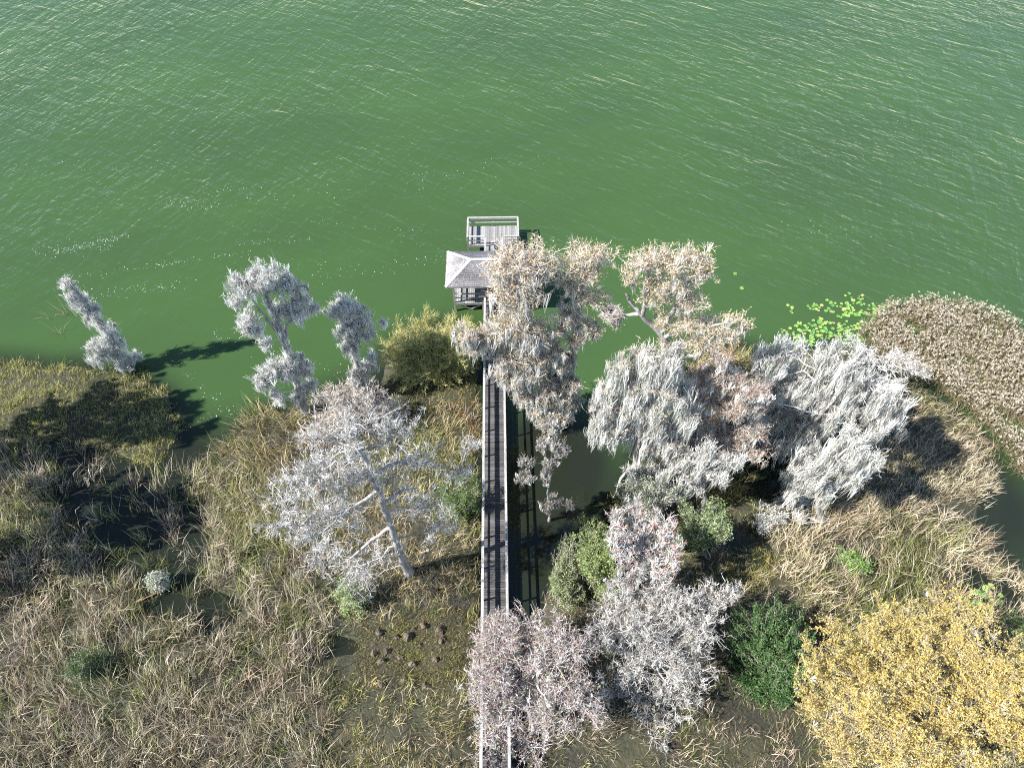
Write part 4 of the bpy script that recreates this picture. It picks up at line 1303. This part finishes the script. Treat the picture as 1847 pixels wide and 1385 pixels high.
grass('bright lime-green moss carpet among the knobbly stumps', [(700, 1135), (735, 1130), (760, 1160), (765, 1200), (735, 1190), (710, 1165)], 22, 12, 0.14, [(0.28, 0.38, 0.05), (0.34, 0.43, 0.07), (0.22, 0.30, 0.04)], 0.9, 90, 90, 0.03, 0.16)
grass('lime-green moss tuft beside the knobbly stumps', [(770, 1105), (805, 1095), (800, 1130), (778, 1140)], 22, 12, 0.14, [(0.28, 0.38, 0.05), (0.34, 0.43, 0.07)], 0.9, 90, 90, 0.03, 0.16)
grass('matted straw grass south of the reed bed', [(1580, 690), (1650, 700), (1730, 738), (1790, 800), (1818, 862), (1770, 910), (1600, 930), (1450, 960), (1480, 860), (1560, 780)], 6.5, 14, 0.75, STRAW, 0.85, 30, 60, 0.026, 0.2)
grass('tall collapsed straw reeds between the mossy trees and the golden tree', [(1380, 960), (1500, 905), (1640, 920), (1765, 960), (1800, 1010), (1860, 1050), (1960, 1090), (1960, 1425), (1500, 1425), (1440, 1100)], 4.6, 15, 1.4, STRAW + [(0.18, 0.20, 0.06)], 0.75, 60, 65, 0.032, 0.22, pools=0.15)
grass('golden tussock grass beneath the hanging moss', [(1240, 890), (1270, 830), (1320, 820), (1350, 860), (1345, 900), (1290, 905)], 9, 20, 0.8, [(0.40, 0.31, 0.08), (0.48, 0.40, 0.13), (0.30, 0.28, 0.08)], 0.5, 90, 120, 0.026, 0.2, pools=1.0)
grass('golden-green drowned grass in the pool beside the crimson-leaved tree', [(1290, 1000), (1370, 985), (1400, 1020), (1380, 1070), (1300, 1060)], 9, 16, 0.6, [(0.34, 0.28, 0.07), (0.28, 0.27, 0.08), (0.42, 0.36, 0.15)], 0.7, 90, 120, 0.026, 0.2, pools=1.0)
grass('mixed low grass and litter below the mossy trees', [(1090, 930), (1120, 868), (1190, 790), (1240, 660), (1330, 610), (1400, 640), (1540, 640), (1600, 720), (1480, 880), (1390, 960), (1290, 990), (1200, 1000)], 5, 12, 0.5, MEAD + [(0.36, 0.17, 0.08), (0.2, 0.17, 0.1)], 0.8, 60, 90, 0.026, 0.2, pools=0.1)
grass('dim grass at the feet of the shrubs east of the boardwalk', [(960, 1110), (1050, 985), (1200, 1000), (1390, 960), (1440, 1100), (1500, 1425), (940, 1425)], 4.5, 11, 0.7, DRAB, 0.8, 60, 90, 0.028, 0.2, pools=0.0)
grass('golden fringe of water grass behind the forked cypress', [(1240, 665), (1290, 640), (1345, 640), (1360, 680), (1320, 720), (1260, 700)], 9, 14, 0.8, [(0.34, 0.32, 0.08), (0.40, 0.33, 0.1), (0.26, 0.28, 0.07)], 0.7, 90, 90, 0.026, 0.2, pools=1.0)
grass('few bent blades standing in the open water beside the leaning cypress', [(85, 575), (130, 565), (140, 590), (95, 612)], 0.9, 9, 1.6, [(0.36, 0.35, 0.14), (0.44, 0.40, 0.2)], 1.0, 160, 30, 0.026, 0.15, pools=1.0)


def reeds():
    X = scatter(REED_W, 46)
    X = X + rng.normal(size=X.shape) * 0.25
    cut = np.sin(X[:, 0] * 0.9) * np.sin(X[:, 1] * 1.1 + 0.6) + 0.6 * np.sin(X[:, 0] * 2.3 + X[:, 1] * 1.7)
    X = X[cut > -0.95]
    n = len(X)
    g = Geo()
    h = 0.75 + 0.4 * rng.random(n) + 0.25 * np.sin(X[:, 0] * 1.3 + 0.8 * X[:, 1]) * np.sin(X[:, 1] * 1.1)
    a = np.radians(55 + 35 * rng.normal(size=n))
    B = np.stack([X[:, 0], X[:, 1], -0.1 * np.ones(n)], -1)
    tip = B + np.stack([np.cos(a) * 0.3, np.sin(a) * 0.3, h], -1)
    ribbons(g, bent(B, tip, 2, 0), 0.022 * np.ones((n, 2)), tone(n, [(0.18, 0.145, 0.09), (0.22, 0.19, 0.11), (0.14, 0.11, 0.07)]))
    # plume: a nodding brush of short hairs
    k = 6
    i = np.repeat(np.arange(n), k)
    d = unit(np.stack([np.cos(a[i]) * 0.9, np.sin(a[i]) * 0.9, 0.45 * np.ones(n * k)], -1) + rng.normal(size=(n * k, 3)) * 0.55)
    S = tip[i] - d * 0.03
    L = 0.12 + 0.13 * rng.random((n * k, 1))
    P = bent(S, S + d * L - np.array([0, 0, 0.05]), 3, 0.06)
    ribbons(g, P, np.array([[0.014, 0.028, 0.008]]) * np.ones((n * k, 1)), np.repeat(tone(n, [(0.40, 0.345, 0.27), (0.46, 0.40, 0.32), (0.33, 0.28, 0.21), (0.49, 0.44, 0.365)], 0.12), k, 0))
    # leaves low among the stems
    B = np.repeat(B, 2, 0)
    m = len(B)
    S = B + np.stack([rng.normal(size=m) * 0.1, rng.normal(size=m) * 0.1, 0.25 + 0.3 * rng.random(m)], -1)
    d = unit(rng.normal(size=(m, 3)) * np.array([1, 1, 0.4]) + np.array([0, 0, 0.9]))
    ribbons(g, bent(S, S + d * 0.7, 2, 0), np.array([[0.028, 0.008]]) * np.ones((m, 1)), tone(m, [(0.20, 0.165, 0.095), (0.25, 0.205, 0.125), (0.15, 0.14, 0.06)]))
    tag(g.build('reed_bed', M_GRASS), 'dense bed of beige-plumed reeds curving along the eastern shore', 'reeds', kind='stuff')


reeds()


# ------------------------------------------------------------------ lily pads, one by one
def pad_mesh(r, notch, seed):
    rs = random.Random(seed)
    n = 14
    V = [(0, 0, 0.0)]
    a0, a1 = notch / 2, 2 * math.pi - notch / 2
    for i in range(n + 1):
        a = a0 + (a1 - a0) * i / n
        q = r * (1 + rs.gauss(0, 0.03))
        V.append((q * math.cos(a), q * math.sin(a), 0.015 + 0.012 * rs.random()))
    V.append((r * 0.1, 0, -0.012))
    top = [(0, i, i + 1) for i in range(1, n + 1)]
    m = len(V)
    low = [(x, y, z - 0.012) for x, y, z in V]
    F = list(top) + [(m, m + i + 1, m + i) for i in range(1, n + 1)] + [(i, m + i, m + i + 1, i + 1) for i in range(1, n + 1)]
    F = [tuple(reversed(f)) if len(f) == 4 else f for f in F]
    me = bpy.data.meshes.new('lily_pad')
    me.from_pydata(V + low, [], F)
    me.materials.append(M_PAD)
    return me


PADS = [pad_mesh(0.165, 0.5, 1), pad_mesh(0.15, 0.35, 2), pad_mesh(0.18, 0.7, 3)]
BIG = [pad_mesh(0.25, 0.3, 4), pad_mesh(0.22, 0.2, 5)]


def put_pads(centers, total, meshes, label, group, gap=0.6):
    w = np.array([c[4] for c in centers], float)
    w /= w.sum()
    placed = []
    tries = 0
    while len(placed) < total and tries < 6000:
        tries += 1
        c = centers[rng.choice(len(centers), p=w)]
        p = ground_at(c[0] + rng.normal() * c[2], c[1] + rng.normal() * c[3], 0.02)
        if any((p[0] - q[0]) ** 2 + (p[1] - q[1]) ** 2 < gap * gap * 0.06 for q in placed):
            continue
        placed.append(p)
        o = add_obj('lily_pad', random.choice(meshes), None, None, (p[0], p[1], 0.018 + 0.0006 * len(placed) % 0.03))
        s = random.uniform(0.5, 1.0) if len(meshes) == 3 else random.uniform(0.7, 1.15)
        o.scale = (s, s, s)
        o.rotation_euler = (random.gauss(0, 0.07), random.gauss(0, 0.07), random.uniform(0, 6.28))
        tag(o, label, 'lily pad', group)


put_pads([(1420, 597, 7, 3, 8), (1445, 588, 9, 6, 8), (1462, 600, 14, 8, 18), (1480, 578, 10, 5, 14), (1470, 555, 9, 4, 9), (1505, 552, 14, 6, 9), (1530, 560, 10, 8, 16), (1490, 595, 12, 6, 12), (1450, 615, 8, 6, 10), (1530, 597, 16, 8, 20),
          (1570, 560, 14, 8, 20), (1550, 540, 8, 4, 7), (1585, 575, 8, 8, 9), (1545, 615, 8, 5, 8), (1520, 610, 10, 8, 8), (1427, 558, 3, 4, 4), (1600, 552, 6, 3, 3)], 230, PADS,
         'small yellow-green lily pad floating off the tip of the reed bed', 'lily pads off the reed bed')
put_pads([(1768, 1080, 12, 12, 6), (1788, 1086, 10, 10, 6), (1776, 1096, 10, 6, 4), (1758, 1064, 4, 3, 1), (1772, 1062, 3, 2, 1), (1799, 1072, 3, 3, 1)], 15, BIG,
         'large bright green lily pad in the small pool beside the golden tree', 'lily pads in the pool', 0.75)

for px, py in ((1326, 494), (1338, 520)):
    p = ground_at(px, py, 0.02)
    o = add_obj('lily_pad', PADS[0], None, None, (p[0], p[1], 0.02))
    tag(o, 'lone lily pad adrift on open water beside the forked cypress', 'lily pad', 'stray lily pads')


# ------------------------------------------------------------------ cypress knees on the mossy sward
def knee_mesh(seed):
    rs = np.random.default_rng(seed)
    k, s = 5, 9
    V, F = [], []
    for i in range(k):
        t = i / (k - 1)
        for j in range(s):
            a = j / s * 2 * math.pi
            r = (0.26 * (1 - t) ** 0.7 + 0.07) * (1 + 0.22 * rs.normal())
            V.append((r * math.cos(a) + 0.08 * t, r * math.sin(a), 0.42 * t + 0.03 * rs.normal()))
    for i in range(k - 1):
        for j in range(s):
            F.append((i * s + j, i * s + (j + 1) % s, (i + 1) * s + (j + 1) % s, (i + 1) * s + j))
    V.append((0.08, 0, 0.46))
    F += [((k - 1) * s + j, (k - 1) * s + (j + 1) % s, k * s) for j in range(s)]
    me = bpy.data.meshes.new('cypress_knee')
    me.from_pydata(V, [], F)
    me.materials.append(M_KNEE)
    return me


KN = [knee_mesh(i) for i in range(3)]
for px, py in ((684, 1140), (690, 1150), (676, 1178), (700, 1176), (688, 1192), (722, 1186), (744, 1197), (758, 1165), (748, 1135), (765, 1128), (795, 1138), (798, 1155), (786, 1190), (735, 1150), (716, 1150), (730, 1225), (690, 1235), (770, 1240)):
    p = ground_at(px, py, 0.15)
    o = add_obj('cypress_knee', random.choice(KN), None, None, (p[0], p[1], float(height(p[0], p[1])) - 0.06))
    s = random.uniform(0.45, 0.95)
    o.scale = (s, s * random.uniform(0.7, 1.2), s * random.uniform(0.8, 1.5))
    o.rotation_euler = (0, 0, random.uniform(0, 6.28))
    tag(o, 'knobbly brown cypress knee on the mossy sward beside the boardwalk', 'cypress knee', 'cypress knees on the sward')

# a fallen pole in the western pool
p, q = ground_at(235, 1090, 0.05), ground_at(285, 1068, 0.12)
g = Geo()
tubes(g, bent(np.array([p]), np.array([q]), 6, 0.01), np.array([[0.05, 0.05, 0.045, 0.04, 0.04, 0.03]]), np.array([[0.34, 0.22, 0.12]]), 6)
tag(g.build('fallen_pole', M_TWIG), 'brown fallen pole lying in the western pool by the silver-green bush', 'log')
